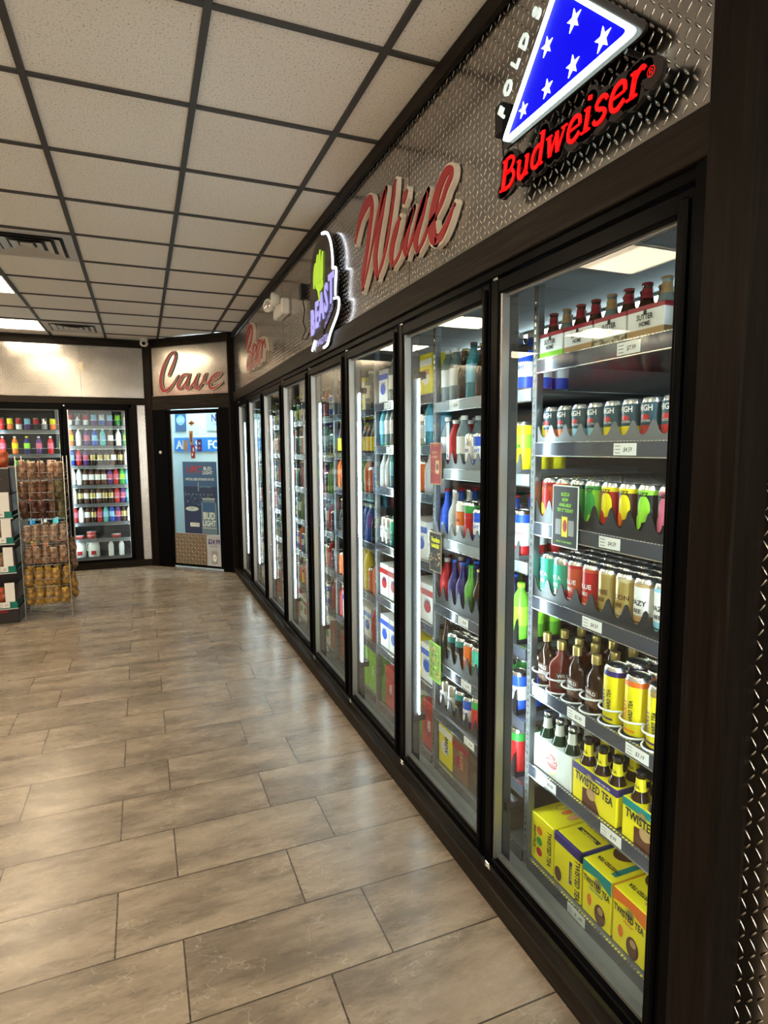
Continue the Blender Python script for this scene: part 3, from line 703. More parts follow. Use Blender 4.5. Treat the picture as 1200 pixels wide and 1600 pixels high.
def flask_proto(name, liq, h=.19):
    m = MB(); vs = []; prof = [(0, .036), (.004, .042), (.10, .042), (.115, .038), (.135, .018), (.145, .0125), (.165, .0125)]
    n = 20; k = h/.19; rings = []
    for z, a in prof:
        b = min(a, .021) if a > .0126 else a
        rings.append([(b*math.cos(2*PI*i/n)*1., a*math.sin(2*PI*i/n), z*k) for i in range(n)])
    V = [p for R in rings for p in R]; Fs = [(j*n+i, j*n+(i+1) % n, (j+1)*n+(i+1) % n, (j+1)*n+i) for j in range(len(prof)-1) for i in range(n)]
    Fs += [tuple(range(n-1, -1, -1)), tuple((len(prof)-1)*n+i for i in range(n))]
    m.add(V, Fs, liq, None, True)
    o = m.obj(name)
    MB().lathe([(.0150, .160*k), (.0155, .187*k), (.014, .190*k), (0, .190*k)], GOLD, 16).obj('cap', o)
    l = MB()
    FF = lambda u, v, w: (-.0216*math.sqrt(max(0, 1-(u/.044)**2))-.0006-w, -u, v)
    us = [-.028+.056*i/8 for i in range(9)]
    l.add([(u, .022*k, 0) for u in us]+[(u, .080*k, 0) for u in us], [(i, i+1, 10+i, 9+i) for i in range(8)], BROWN, FF)
    l.text('WILD', .012, WHT, FF, 0, .062*k, .001, 0, True, .02); l.text('IRISH', .012, WHT, FF, 0, .044*k, .001, 0, True, .02); l.text('ROSE', .008, TAN, FF, 0, .030*k, .001, 0, True)
    l.obj('label', o)
    return o
def carton_proto(name, W, D, H, base, band=None, words=(), top=None, extra=None, wc=INK):
    m = prism_box(MB(), W, D, H, base)
    F = lambda u, v, w: (-.0008-w, -u, v)
    if band: m.box((-.0006, -W/2-.0006, H*.80), (D*.98, W/2+.0006, H*.995), band, .001)
    for t, h, u, v, c, sx, rot in words: m.text(t, h, c, F, u, v, .0012, 0, True, .03, 0, sx, rot)
    T = lambda u, v, w: (v, -u, H+.0008+w)
    if top:
        for t, h, u, v, c, sx, rot in top: m.text(t, h, c, T, u, v, .0010, 0, True, .03, 0, sx, rot)
    if extra: extra(m, F, T, W, D, H)
    return m.obj(name)

USED = set()
def visible(x, y, margin=.03):
    """is something at (x,y) behind the doors seen through some pane"""
    if x <= 1.12: return True
    for xp in (1.09,):
        yp = y*xp/x
        for k in range(8):
            if BD[k]+.05-margin < yp < BD[k+1]-.05+margin: return True
    return False
def place(proto, loc, label, cat_, group, rz=0.):
    if proto.name in USED: o = copy_tree(proto)
    else: o = proto; USED.add(proto.name)
    o.location = loc; o.rotation_euler.z = rz
    return tag(o, label, cat_, group)
def retire():
    dead = [o for o in bpy.data.objects if o.get('proto') and 'category' not in o.keys()]
    kids = [c for o in dead for c in o.children]
    for o in kids+dead: bpy.data.objects.remove(o)
    for o in bpy.data.objects:
        if 'proto' in o.keys(): del o['proto']
def P(o): o['proto'] = 1; return o

# shelf builder -----------------------------------------------------
SX = 1.26
def price(m, u, v, s, h=.034, w=.085, F=None):
    F = F or FX
    m.poly([(u-w/2, v-h/2), (u+w/2, v-h/2), (u+w/2, v+h/2), (u-w/2, v+h/2)], PAPER, F, 0, .001)
    for i in range(3): m.poly([(u-w*.44, v+h*.3-i*h*.28), (u-w*.2, v+h*.3-i*h*.28), (u-w*.2, v+h*.22-i*h*.28), (u-w*.44, v+h*.22-i*h*.28)], GREY, F, .0013)
    m.text(s, h*.36, INK, F, u+w*.12, v-h*.2, .0013, 0, True, .01, .2, .8)
    return m
def shelf(y0, y1, z, label, tags_=(), tray=None, x=SX, depth=.58, edge=True, rz=0., loc=None, lanes=None, stripm=None, wire=False):
    t = tag(empty('cooler_shelf', loc or (x, (y0+y1)/2, z), rz), label, 'shelf', 'cooler shelves')
    h = (y1-y0)/2-.016
    MB().box((.006, -h, -.014), (depth, h, -.001), SHELF, .002).obj('deck', t)
    m = MB().box((-.003, -h, -.038), (.004, h, .004), stripm or CHANNEL, .001)
    m.box((-.005, -h, -.041), (.004, h, -.038), EDGE)
    if edge:
        k = int(2*h/.0125)
        for i in range(k): m.box((-.0045, -h+i*.0125, .004), (.003, -h+i*.0125+.0085, .0065), EDGE)
    m.obj('price_channel', t)
    for yy, s, *hh in tags_:
        price(MB(), 0, 0, s, *(hh or [.034])).obj('price_tag', t, (-.0032, yy-(y0+y1)/2, -.0175))
    if wire:
        MB().tube([(.0, -h, .075), (.0, h, .075)], .0022, EDGE, 6).obj('wire_guard', t)
    if tray:
        pitch, y_first, n, th, mt = tray            # notched lane tray across the front
        m = MB(); y_first -= (y0+y1)/2
        u0 = -(y_first+pitch/2)
        pts = [(u0, 0)]
        top = []
        for i in range(n):
            a = u0+i*pitch
            top.append((a, th)); top.append((a+.006, th*.93))
            for q in range(9):
                w = PI*q/8; top.append((a+pitch/2-(pitch/2-.009)*math.cos(w)*1., th*.34+(th*.5)*(abs(math.cos(w))**2.2)-.0))
            top.append((a+pitch-.006, th*.93))
        top.append((u0+n*pitch, th))
        pts += top+[(u0+n*pitch, 0)]
        nn = len(top)
        V = [(u, .0, 0) for u, v in top]+[(u, v, 0) for u, v in top]
        Fs = [(i, i+1, nn+i+1, nn+i) for i in range(nn-1)]
        m.add(V, Fs, mt, FX); m.add([(a, b, -.004) for a, b, _ in V], [tuple(reversed(f)) for f in Fs], mt, FX)
        m.add([(u, v, 0) for u, v in top]+[(u, v, -.004) for u, v in top], [(i, i+1, nn+i+1, nn+i) for i in range(nn-1)], mt, FX)
        for i in range(n+1): m.box((.003, -(u0+i*pitch)-.0015, .0), (depth-.02, -(u0+i*pitch)+.0015, .018), mt)
        m.obj('lane_tray', t, (.003, 0, .0005))
    return t
SN = ['top', 'second', 'third', 'fourth', 'fifth', 'sixth', 'bottom']
for k in range(0, 9):
    where = DN[k-1] if k else ''
    m = MB().box((-.014, -.013, .005), (.014, .013, 2.10), SHELF, .002)
    if k in (1, 2, 3):
        for i in range(80): m.box((-.0148, -.004, .06+i*.025), (-.0135, .004, .06+i*.025+.013), EDGE)
    tag(m.obj('shelf_upright', None, (1.275, BD[k], 0)), 'slotted grey upright post '+(('at the far side of the %s cooler bay' % where) if k else 'beside the corner post inside the cooler'), 'shelf post', 'slotted uprights')

# ---- bay one (nearest)
B0, B1 = BD[0], BD[1]
Z1 = [1.842, 1.564, 1.291, 1.030, .711, .409, .042]
TG1 = [[(1.31, '$7.99')], [(1.31, '$4.59')], [(1.357, '$4.59')], [(1.419, '$4.59')], [(1.667, '$2.99'), (1.478, '$2.99'), (1.222, '$3.19')], [(1.61, '$9.99'), (1.31, '8.99')], [(1.45, '$ _.99')]]
LP = .0715; L0 = 1.684
for i, z in enumerate(Z1):
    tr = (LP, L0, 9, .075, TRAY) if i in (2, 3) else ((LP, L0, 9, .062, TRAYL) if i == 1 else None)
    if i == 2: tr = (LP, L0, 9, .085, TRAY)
    shelf(B0, B1, z, '%s shelf in the nearest cooler bay, with %s' % (SN[i], ['boxed wine bottles', 'dark teal cans', 'fruit printed tall cans', 'green red and gold cans', 'flasks and yellow tall cans', 'bottle carriers', 'yellow drink cases'][i]), TG1[i], tr)
def row_label(look, kind, lane, row, sh, bay):
    return '%s %s, %s from the far upright, %s row, %s shelf, %s bay' % (look, kind, NTH[lane], ['front', 'second', 'third', 'fourth', 'fifth', 'sixth', 'seventh', 'eighth'][row], sh, bay)
# tall fruit cans
def two(a, b, f=.5): return [(f, a), (1, b)]
TALL = [('orange and red', ORANGE, RED, YELLOW), ('red orange', RED, ORANGE, ORANGE), ('dark green', GREEN, DKGREEN, LIME), ('lime green', LIME, GREEN, GREEN), ('yellow and red', RED, YELLOW, RED), ('amber yellow', BROWN, YELLOW, ORANGE), ('black and lime', BLK, LIME, LIME), ('black and pink', BLK, PINK, PINK)]
for ln, (nm, base, b1, b2) in enumerate(TALL):
    base_, up = (b1, base) if nm != 'orange and red' else (RED, ORANGE)
    p = P(can_proto('tall_can', [(.16, BLK if ln > 1 else base_), (.9, base), (1, b1)], deco=D_blob(b1 if b1 is not DKGREEN else LIME, b2, 'BUZZ')))
    for rw in range(8):
        if ln == 7 and rw > 5: continue
        place(p, (SX+.042+rw*.0685, L0-ln*LP, Z1[2]+.001), row_label(nm, 'tall can', ln, rw, 'third', 'nearest'), 'can', 'fruit printed tall cans')
MID = [('mint green', MINT, MINT, 'RITA', WHT), ('pale mint', MINT, SILVER, 'RITA', WHT), ('red orange', C('coral_print', .55, .09, .04), RED, 'BLUE', WHT), ('brick red', RED, C('coral_print', .6, .1, .04), 'BLUE', WHT), ('gold', GOLD, GOLD, 'TREE', BROWN), ('pale gold', GOLD, C('pale_gold_print', .55, .45, .25), 'MOON', BROWN), ('white and tan', WHT, TAN, 'HAZY', BLK), ('white', WHT, SKY, 'HAZY', BLK)]
for ln, (nm, base, b1, wd, wc) in enumerate(MID):
    p = P(can_proto('printed_can', [(.3, b1), (.92, base), (1, b1)], deco=D_word(wd, wc, None, .014, .52, 'BEE')))
    if nm == 'white and tan':
        m_ = p
    for rw in range(6):
        place(p, (SX+.042+rw*.0685, L0-ln*LP, Z1[3]+.001), row_label(nm, 'can', ln, rw, 'fourth', 'nearest'), 'can', 'printed cans on the fourth shelf')
HI = [('dark teal', ORANGE), ('dark teal', ORANGE), ('dark teal', SKY), ('dark teal', SKY), ('dark teal', YELLOW), ('dark teal', YELLOW), ('dark teal', RED), ('dark teal', RED)]
hic = {}
for ln, (nm, b1) in enumerate(HI):
    if b1 not in hic:
        hic[b1] = P(can_proto('short_can', [(.36, b1), (1, DKTEAL)], h=.122, deco=lambda m, F, r, h: (m.text('HIGH', .016, WHT, F, 0, h*.70, .0008, 0, True, .02, 0, .8), curve_ell(m, F, 0, h*.56, .014, .008, RED, .0004), m.text('NOON', .007, WHT, F, 0, h*.45, .0008))))
    for rw in range(3):
        place(hic[b1], (SX+.042+rw*.0685, L0-ln*LP, Z1[1]+.001), row_label('dark teal', 'short can', ln, rw, 'second', 'nearest'), 'can', 'dark teal cans on the second shelf')
# top shelf: wine four packs and bottles behind
def wineb(bottom):
    def ex(m, F, T, W, D, H):
        m.box((-.0006, -W/2-.0005, 0), (D+.0006, W/2+.0005, H*.30), bottom, .001)
        m.ell(0, H*.80, .006, .008, INK, F, .0006)
    return ex
SH_W = [('SUTTER', .014, 0, .050, INK, .8, 0), ('HOME', .012, 0, .033, INK, .8, 0)]
wb = [P(carton_proto('wine_carton', .128, .13, .086, WHT, None, SH_W, None, wineb(c))) for c in (LIME, TAN, noisy('floral_print', (.55, .52, .40), (.2, .16, .1), 60))]
def redtop(o):
    H = .086; MB().box((-.0008, -.0646, H*.86), (.1306, .0646, H+.001), CRIM, .001).obj('lid_band', o)
for o in wb: redtop(o)
for i, (kk, x, y, z, nm) in enumerate([(0, 0, 1.672, 0, 'white and lime'), (1, 0, 1.538, 0, 'white and tan'), (2, 0, 1.402, 0, 'floral printed'), (1, .0, 1.268, 0, 'white and tan'), (2, .14, 1.10, 0, 'floral printed'), (2, .15, 1.45, 0, 'floral printed')]):
    place(wb[kk], (SX+.01+x, y, Z1[0]+.001+z), ['white wine carton with lime base beside the far upright, top shelf, nearest bay', 'white wine carton with tan base next to the lime one, nearest bay', 'floral wine carton in the middle front of the top shelf, nearest bay', 'tan based wine carton nearest the corner post on the top shelf', 'floral wine carton hidden deepest near the corner post, top shelf', 'floral wine carton standing behind the front row, top shelf'][i], 'carton', 'wine cartons on the top shelf')
wbt = P(bottle_proto('wine_bottle', AMBER, CRIM, .026, .155, CRIM, None, kind='long'))
wbt2 = P(bottle_proto('clear_wine_bottle', CLEARB, TAN, .026, .155, TAN, None, kind='long'))
for i in range(16):
    place(wbt if i % 3 else wbt2, (SX+(.045 if i % 2 else .105), 1.70-(i//2)*.067, Z1[0]+.001), '%s wine bottle from the far upright in the %s row of the top shelf cartons' % (NTH[i//2], ['rear', 'front'][i % 2]), 'bottle', 'small wine bottles in the cartons')
# fifth shelf
fk = [P(flask_proto('liquor_flask', AMBER)), P(flask_proto('red_liquor_flask', REDLIQ, .183))]
fl = [(1.695, 0, 0), (1.617, 1, PI/2), (1.537, 0, 0), (1.447, 0, 0)]
RING = mat('white_ring_rail', (.75, .76, .78), .3)
for i, (y, k, rz) in enumerate(fl):
    for rw in range(4):
        place(fk[k], (SX+.045+rw*.075, y, Z1[4]+.001), row_label('brown' if k == 0 else 'red', 'gold capped flask', i, rw, 'fifth', 'nearest'), 'bottle', 'gold capped flasks', rz*.8)
yc = [P(can_proto('large_can', [(.9, YELLOW), (1, b)], .0375, .187, lid=SILVER, deco=lambda m, F, r, h: (curve_rect(m, F, -.034, .0, h*.22, h*.82, b, 5, .0003) if False else None, m.text('HARD TEA', .012, INK, F, .014, h*.45, .0008, 0, True, .03, 0, .8, H90), m.text('PARTY', .018, c2, F, -.008, h*.45, .0008, 0, True, .03, 0, .8, H90), curve_rect(m, F, -.022, .022, h*.12, h*.15, c2, 5, .0004)))) for b, c2 in ((NAVY, NAVY), (ORANGE, ORANGE), (GOLD, PURPLE))]
for i, y in enumerate((1.362, 1.275, 1.19, 1.105)):
    for rw in range(4):
        p = yc[(i + (rw > 0)*(i == 2)) % 3]
        place(p, (SX+.048+rw*.08, y, Z1[4]+.001), '%s topped large yellow can, %s beyond the flasks, %s row, fifth shelf' % (['navy', 'orange', 'gold'][(i) % 3], NTH[i], ['front', 'second', 'third', 'fourth'][rw]), 'can', 'large yellow cans')
t = tag(empty('ring_rail', (SX+.0, 0, Z1[4])), 'row of white plastic rings fronting the flasks and yellow cans', 'shelf rail')
for y in (1.695, 1.617, 1.537, 1.447, 1.362, 1.275, 1.19, 1.105):
    for z in (.012, .058):
        MB().tube([(.045-.052*math.cos(a), y+.041*math.sin(a), z) for a in [(-1.35+2.7*i/10) for i in range(11)]], .003, RING, 6).obj('ring', t)
# sixth shelf: carriers
def carrier(name, W, D, H, base, band, words, btl, extra=None):
    o = carton_proto(name, W, D, H, base, band, words, None, extra)
    return o
def stex(m, F, T, W, D, H):
    m.ell(0, H*.55, .040, .040, C('label_pale', .7, .62, .55), F, .0006); m.ell(0, H*.50, .030, .026, RED, F, .0008)
    m.text('STELLA', .013, WHT, F, 0, H*.55, .001, 0, True, .02, 0, .9); m.text('ARTOIS', .012, WHT, F, 0, H*.42, .001, 0, True, .02, 0, .9)
    m.ell(0, H*.22, .02, .014, GOLD, F, .0007)
car = P(carton_proto('bottle_carrier', .205, .135, .118, C('off_white_print', .66, .68, .64), None, [], None, stex))
place(car, (SX+.012, 1.612, Z1[5]+.001), 'white six pack carrier with red oval emblem and foil necked bottles', 'drink pack', None)
sb = P(bottle_proto('foil_neck_bottle', DKGREEN, SILVER, .03, .205, C('foil_white', .70, .72, .70), None))
for i in range(3):
    for j in range(2):
        place(sb, (SX+.045+.066*j, 1.68-.066*i, Z1[5]+.004), '%s green bottle with white foil neck, %s row of the white carrier' % (NTH[i], ['front', 'rear'][j]), 'bottle', 'foil necked bottles')
def sun(m, F, u, v, r, c=GOLD, w=.0006):
    m.ell(u, v, r, r, c, F, w)
    for i in range(9):
        a = PI*i/8; m.poly([(u+r*1.1*math.cos(a-.12), v+r*1.1*math.sin(a-.12)), (u+r*1.6*math.cos(a), v+r*1.6*math.sin(a)), (u+r*1.1*math.cos(a+.12), v+r*1.1*math.sin(a+.12))], c, F, w)
def ttex(m, F, T, W, D, H):
    m.poly([(-.05, .0), (.03, .0), (.01, .035), (-.015, .06), (-.05, .055)], BROWN, F, .0004); m.ell(-.01, .05, .02, .02, TAN, F, .0005); sun(m, F, -.02, H*.78, .012)
tts = []
for i, (bd, nm, y) in enumerate([(NAVY, 'navy', 1.405), (TEAL, 'teal', 1.186)]):
    c = P(carton_proto('bottle_carrier', .195, .135, .122, YELLOW, bd, [('TWISTED TEA', .026, 0, .066, INK, .72, -.05), ('HARD ICED TEA', .006, .04, .105, WHT, 1, 0)], None, ttex))
    place(c, (SX+.012, y, Z1[5]+.001), 'yellow tea bottle carrier with %s band on the sixth shelf' % nm, 'drink pack', 'yellow tea carriers')
tb = P(bottle_proto('tea_bottle', AMBER, BLK, .03, .205, YELLOW, None, 'TEA'))
for q, y in enumerate((1.405, 1.186)):
    for i in range(3):
        for j in range(2):
            place(tb, (SX+.045+.066*j, y+.064-.064*i, Z1[5]+.004), '%s yellow necked brown bottle, %s row of the %s banded carrier' % (NTH[i], ['front', 'rear'][j], ['navy', 'teal'][q]), 'bottle', 'tea bottles')
# bottom shelf: cases
def canart(m, T, u, v, k=1.):
    for i, c in enumerate((YELLOW, ORANGE, C('peach_print', .8, .35, .15))):
        m.ell(u+i*.03*k, v, .012*k, .028*k, TAN, T, .0003); m.ell(u+i*.03*k, v, .009*k, .024*k, c, T, .0005)
def case1(m, F, T, W, D, H):
    m.poly([(-W*.46, D*.62), (W*.46, D*.62), (W*.46, D*.78), (-W*.46, D*.78)], PAPER, T, .0002); canart(m, T, -.03, D*.42, 1.1)
    for i in range(3): m.ell(-.012, .045+.04*i, .016, .016, (RED, GREEN, ORANGE)[i], F, .0004)
def case2(m, F, T, W, D, H):
    m.box((-.0007, -W/2-.0007, H*.83), (.012, W/2+.0007, H+.0007), NAVY, .001); m.box((-.0007, -W/2-.0007, H*.83), (D, -W/2+.01, H+.0007), NAVY, .001)
    m.poly([(-.05, D*.30), (.05, D*.30), (.05, D*.37), (-.05, D*.37)], INK, T, .0002); sun(m, T, 0, D*.7, .014)
    m.ell(-.045, .035, .018, .026, BROWN, F, .0005); m.poly([(.012, .04), (.026, .04), (.026, .12), (.012, .12)], NAVY, F, .0003)
def case3(col):
    def f(m, F, T, W, D, H):
        m.poly([(-W/2, H*.78), (0, H*.84), (W/2, H*.72), (W/2, H), (-W/2, H)], col, F, .0003); sun(m, F, .005, H*.74, .014)
        m.box((-.0004, W/2-.001, H*.8), (D, W/2+.0006, H), col, 0)
        m.ell(.018, .035, .024, .034, BROWN, F, .0005); m.ell(.02, .05, .012, .012, TAN, F, .0007); m.ell(-.03, .055, .01, .02, ORANGE, F, .0005)
        m.ell(-.02, D*.6, .042, .07, BROWN, T, .0003); m.ell(-.03, D*.56, .014, .02, C('ice_brown', .3, .12, .06), T, .0005); m.ell(-.0, D*.66, .014, .02, C('ice_brown', .3, .12, .06), T, .0005)
        m.poly([(.03, D*.1), (.05, D*.1), (.05, D*.6), (.03, D*.6)], TEAL if col is TEAL else TAN, T, .0002)
    return f
CS = [P(carton_proto('drink_case', .130, .27, .178, YELLOW, None, [('TWISTED TEA', .020, .035, .09, INK, .72, -H90), ('PARTY PACK', .013, -.045, .09, INK, .8, -H90)], [('PACK', .026, 0, .195, INK, .9, PI)], case1)),
      P(carton_proto('drink_case', .138, .27, .178, YELLOW, None, [('TWISTED TEA', .022, .043, .075, INK, .72, -H90), ('ORIGINAL', .009, .019, .08, YELLOW, .9, -H90)], [('TWISTED TEA', .019, 0, .145, INK, .72, PI), ('ORIGINAL', .012, 0, .092, YELLOW, .9, PI)], case2)),
      P(carton_proto('drink_case', .128, .27, .178, YELLOW, None, [('TWISTED TEA', .021, 0, .108, INK, .62, -.03), ('HALF & HALF', .008, 0, .095, TEAL, .9, 0)], [('TWISTED TEA', .015, .0, .055, INK, .72, PI)], case3(TEAL))),
      P(carton_proto('drink_case', .128, .27, .178, YELLOW, None, [('TWISTED TEA', .021, 0, .108, INK, .62, -.03), ('PEACH', .009, 0, .092, ORANGE, .9, 0)], [('TWISTED TEA', .015, .0, .055, INK, .72, PI)], case3(ORANGE)))]
CL = ['yellow tea case with printed cans on its lid, beside the far upright', 'yellow tea case with a navy edged lid, second from the far upright', 'yellow tea case with a teal top edge, third from the far upright', 'yellow tea case with an orange top edge, nearest the corner post']
for i, (y, c) in enumerate(zip((1.668, 1.528, 1.386, 1.250), CS)):
    place(c, (SX+.02, y, Z1[6]+.001), CL[i], 'drink case', 'yellow tea cases on the bottom shelf')
# hanging sign card on shelf three
def card(name, w, h, loc, base, deco, label, rz=0., thick=.002, border=None):
    m = MB().box((0, -w/2, -h), (thick, w/2, 0), border or base)
    m.poly([(-w/2+.004, -h+.004), (w/2-.004, -h+.004), (w/2-.004, -.004), (-w/2+.004, -.004)], base, FX, .0004)
    deco(m, w, h); return tag(m.obj(name, None, loc, rz), label, 'sign card')
def dcard1(m, w, h):
    for i, s in enumerate(('BUZZ-B', 'NOW', 'AVAILABLE!', 'TRY IT TODAY!')):
        m.text(s, .011, LIME, FX, 0, -.034-i*.017, .0008, 0, True, .03, .1, .72)
    m.poly([(-.014, -.165), (.014, -.165), (.014, -.10), (-.014, -.10)], YELLOW, FX, .0007); m.ell(.002, -.13, .010, .02, RED, FX, .0009)
    m.poly([(-.045, -.16), (-.018, -.16), (-.018, -.11), (-.045, -.11)], GREY, FX, .0006); m.poly([(.018, -.16), (.045, -.16), (.045, -.11), (.018, -.11)], GREY, FX, .0006)
    m.text('MAKE YOUR PARTY', .006, LIME, FX, 0, -.185, .0008, 0, True, .02)
card('shelf_sign_card', .125, .20, (SX-.012, 1.548, 1.432), BLK, dcard1, 'black card with yellow lettering hung among the fruit cans', border=PAPER)

# ---- bays two to eight
def gb(nm, liq, cap, lab, h=.2, r=.031, kind='round', word=None, wc=INK):
    return P(bottle_proto('drink_bottle', liq, cap, r, h, None, lab, None, word, wc, kind))
def gc(bands, word=None, wc=WHT, h=.157, r=.033, name='printed_can'):
    return P(can_proto(name, bands, r, h, deco=D_word(word, wc) if word else None))
def gx(base, band, W=.12, H=.2, D=.16, word=None, wc=INK, name='drink_carton', rot=0):
    ex = lambda m, F, T, W, D, H: (m.ell(0, H*.42, W*.3, H*.16, band or base, F, .0005), m.poly([(-W*.5, H*.7), (W*.5, H*.7), (W*.5, H*.86), (-W*.5, H*.86)], band or base, F, .0003))
    return P(carton_proto(name, W, D, H, base, None, [(word, .03 if rot else .022, 0, H*.5, wc, .7, rot)] if word else [], None, ex))
# (description, prototype, width)
K = {
 'clear': ('clear bottle', gb('', CLEARB, WHT, WHT, .235, .033), .075, 'bottle'),
 'aqua': ('pale blue bottle', gb('', C('aqua_liquid', .04, .22, .28, .1), BLK, SKY, .235, .033), .075, 'bottle'),
 'dark': ('dark glass bottle', gb('', AMBER, GOLD, BLK, .22, .031, 'long'), .072, 'bottle'),
 'ltgrn': ('lime green bottle', gb('', C('lime_liquid', .16, .46, .04, .12), LIME, LIME, .225, .036), .08, 'bottle'),
 'grn': ('green bottle', gb('', C('green_liquid', .10, .32, .04), GREEN, None, .225, .031, 'long'), .072, 'bottle'),
 'blu': ('red capped blue bottle', gb('', BLUE, RED, BLUE, .225, .032, 'long', 'BLUE', WHT), .074, 'bottle'),
 'blub': ('blue bottle', gb('', BLUE, WHT, BLUE, .225, .034), .078, 'bottle'),
 'nvy': ('navy bottle', gb('', NAVY, BLUE, NAVY, .225, .032, 'long'), .072, 'bottle'),
 'redb': ('red bottle', gb('', RED, WHT, RED, .22, .032), .074, 'bottle'),
 'gryb': ('pale grey bottle', gb('', C('pale_grey', .5, .5, .5), SILVER, C('pale_grey', .5, .5, .5), .225, .032, 'long'), .074, 'bottle'),
 'ylwb': ('yellow labelled bottle', gb('', AMBER, YELLOW, YELLOW, .22, .031, 'long'), .074, 'bottle'),
 'orgc': ('white and orange can', gc([(.4, WHT), (.8, ORANGE), (1, WHT)], 'TEA', BLK, .18), .074, 'can'),
 'redc': ('red and green can', gc([(.8, RED), (1, GREEN)], None, WHT, .18), .074, 'can'),
 'slvc': ('silver can', gc([(.2, SILVER), (.7, WHT), (1, SILVER)], 'LITE', NAVY), .072, 'can'),
 'blkc': ('black can', gc([(.8, BLK), (1, TEAL)], 'IPA', GOLD), .072, 'can'),
 'bluc': ('blue and white can', gc([(.3, BLUE), (.7, WHT), (1, BLUE)], 'LIGHT', BLUE), .072, 'can'),
 'tlc': ('teal can', gc([(.5, TEAL), (1, MINT)], 'ALE', WHT), .072, 'can'),
 'orc': ('orange can', gc([(1, ORANGE)], 'XX', WHT), .072, 'can'),
 'whx': ('white and blue carton', gx(WHT, BLUE, .13, .19, .2, 'LIGHT', BLUE), .136, 'carton'),
 'whr': ('white and red carton', gx(WHT, RED, .13, .19, .2, 'ULTRA', NAVY), .136, 'carton'),
 'whg': ('white and green carton', gx(WHT, GREEN, .13, .2, .2, 'LIME', GREEN), .136, 'carton'),
 'ylx': ('yellow carton', gx(YELLOW, WHT, .125, .2, .2, 'CITRUS', RED), .13, 'carton'),
 'ylb': ('yellow and white case', gx(YELLOW, WHT, .13, .21, .27, 'BREW', INK, 'drink_case', -H90), .14, 'drink case'),
 'brx': ('brown and red case', gx(C('case_brown', .18, .09, .05), CRIM, .14, .2, .27, 'LAGER', TAN, 'drink_case', -H90), .15, 'drink case'),
 'dkx': ('dark brown case', gx(C('case_dark', .05, .035, .022), C('case_dark2', .09, .06, .04), .15, .2, .27, 'BOCK', TAN, 'drink_case', -H90), .16, 'drink case'),
 'rdx': ('red case', gx(C('case_red', .45, .03, .03), C('case_red2', .3, .02, .02), .14, .24, .27, 'RED', WHT, 'drink_case', -H90), .15, 'drink case'),
 'gnx': ('lime green case', gx(C('case_lime', .28, .62, .06), LIME, .13, .26, .27, 'LIME', WHT, 'drink_case', -H90), .14, 'drink case'),
 'whc': ('white beer case', gx(C('case_white', .7, .72, .75), SKY, .15, .24, .27, 'LIGHT', NAVY, 'drink_case', -H90), .16, 'drink case'),
 'ylt': ('tall yellow bottle', gb('', YELLOW, YELLOW, YELLOW, .27, .036), .08, 'bottle'),
 'org': ('orange juice bottle', gb('', ORANGE, GREEN, ORANGE, .22, .034), .078, 'bottle'),
 'yct': ('yellow and lime can', gc([(.5, YELLOW), (.8, LIME), (1, YELLOW)], 'SOUR', BLK, .19, .036), .074, 'can'),
 'chr': ('cherry printed can', gc([(.25, RED), (.8, WHT), (1, BLUE)], 'CHERRY', RED, .18), .074, 'can'),
 'pur': ('purple can', gc([(1, PURPLE)], 'BERRY', WHT), .072, 'can'),
}
for kk in K.values(): kk[1].name = kk[0].replace(' ', '_')
BAYS = {
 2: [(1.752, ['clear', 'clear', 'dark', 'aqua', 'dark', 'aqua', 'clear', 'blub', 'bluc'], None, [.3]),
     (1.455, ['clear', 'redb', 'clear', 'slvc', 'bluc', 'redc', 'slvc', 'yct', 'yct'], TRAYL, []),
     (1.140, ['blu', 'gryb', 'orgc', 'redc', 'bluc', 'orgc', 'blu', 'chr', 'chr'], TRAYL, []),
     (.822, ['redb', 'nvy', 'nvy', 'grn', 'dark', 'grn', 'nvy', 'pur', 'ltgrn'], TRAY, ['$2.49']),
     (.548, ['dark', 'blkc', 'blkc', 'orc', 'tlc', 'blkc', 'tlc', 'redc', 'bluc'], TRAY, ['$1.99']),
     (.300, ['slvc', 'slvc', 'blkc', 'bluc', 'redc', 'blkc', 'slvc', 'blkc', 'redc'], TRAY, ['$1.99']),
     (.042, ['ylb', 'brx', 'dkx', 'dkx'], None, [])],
 3: [(1.80, ['whx', 'clear', 'clear', 'whx', 'ylx', 'ylx'], None, ['$5']),
     (1.56, ['aqua', 'clear', 'clear', 'aqua', 'clear', 'bluc', 'bluc', 'slvc'], None, ['$4']),
     (1.33, ['gryb', 'gryb', 'aqua', 'gryb', 'dark', 'orgc', 'orgc', 'orc'], None, []),
     (1.00, ['slvc', 'slvc', 'tlc', 'slvc', 'orc', 'whx', 'whx'], None, ['$5']),
     (.692, ['whr', 'whr', 'dkx', 'whr'], None, ['$7']),
     (.385, ['whx', 'whx', 'whc', 'ylx'], None, ['$8']),
     (.042, ['grn', 'rdx', 'gnx', 'whg'], None, [])],
 4: [(1.78, ['dark', 'dark', 'redb', 'clear', 'dark', 'aqua', 'ylx', 'clear'], None, []),
     (1.52, ['ylwb', 'ylwb', 'dark', 'bluc', 'whx', 'ylwb', 'ylwb'], None, []),
     (1.28, ['org', 'orc', 'blub', 'dark', 'ltgrn', 'ltgrn', 'ltgrn'], None, []),
     (.98, ['dark', 'blkc', 'whx', 'whx', 'blub', 'blub', 'blub'], None, []),
     (.66, ['orc', 'org', 'redc', 'whr', 'ylt', 'ylt', 'ylt'], None, []),
     (.36, ['redb', 'whx', 'whc', 'whx', 'whx'], None, []),
     (.042, ['brx', 'whc', 'gnx', 'gnx', 'gnx'], None, [])]}
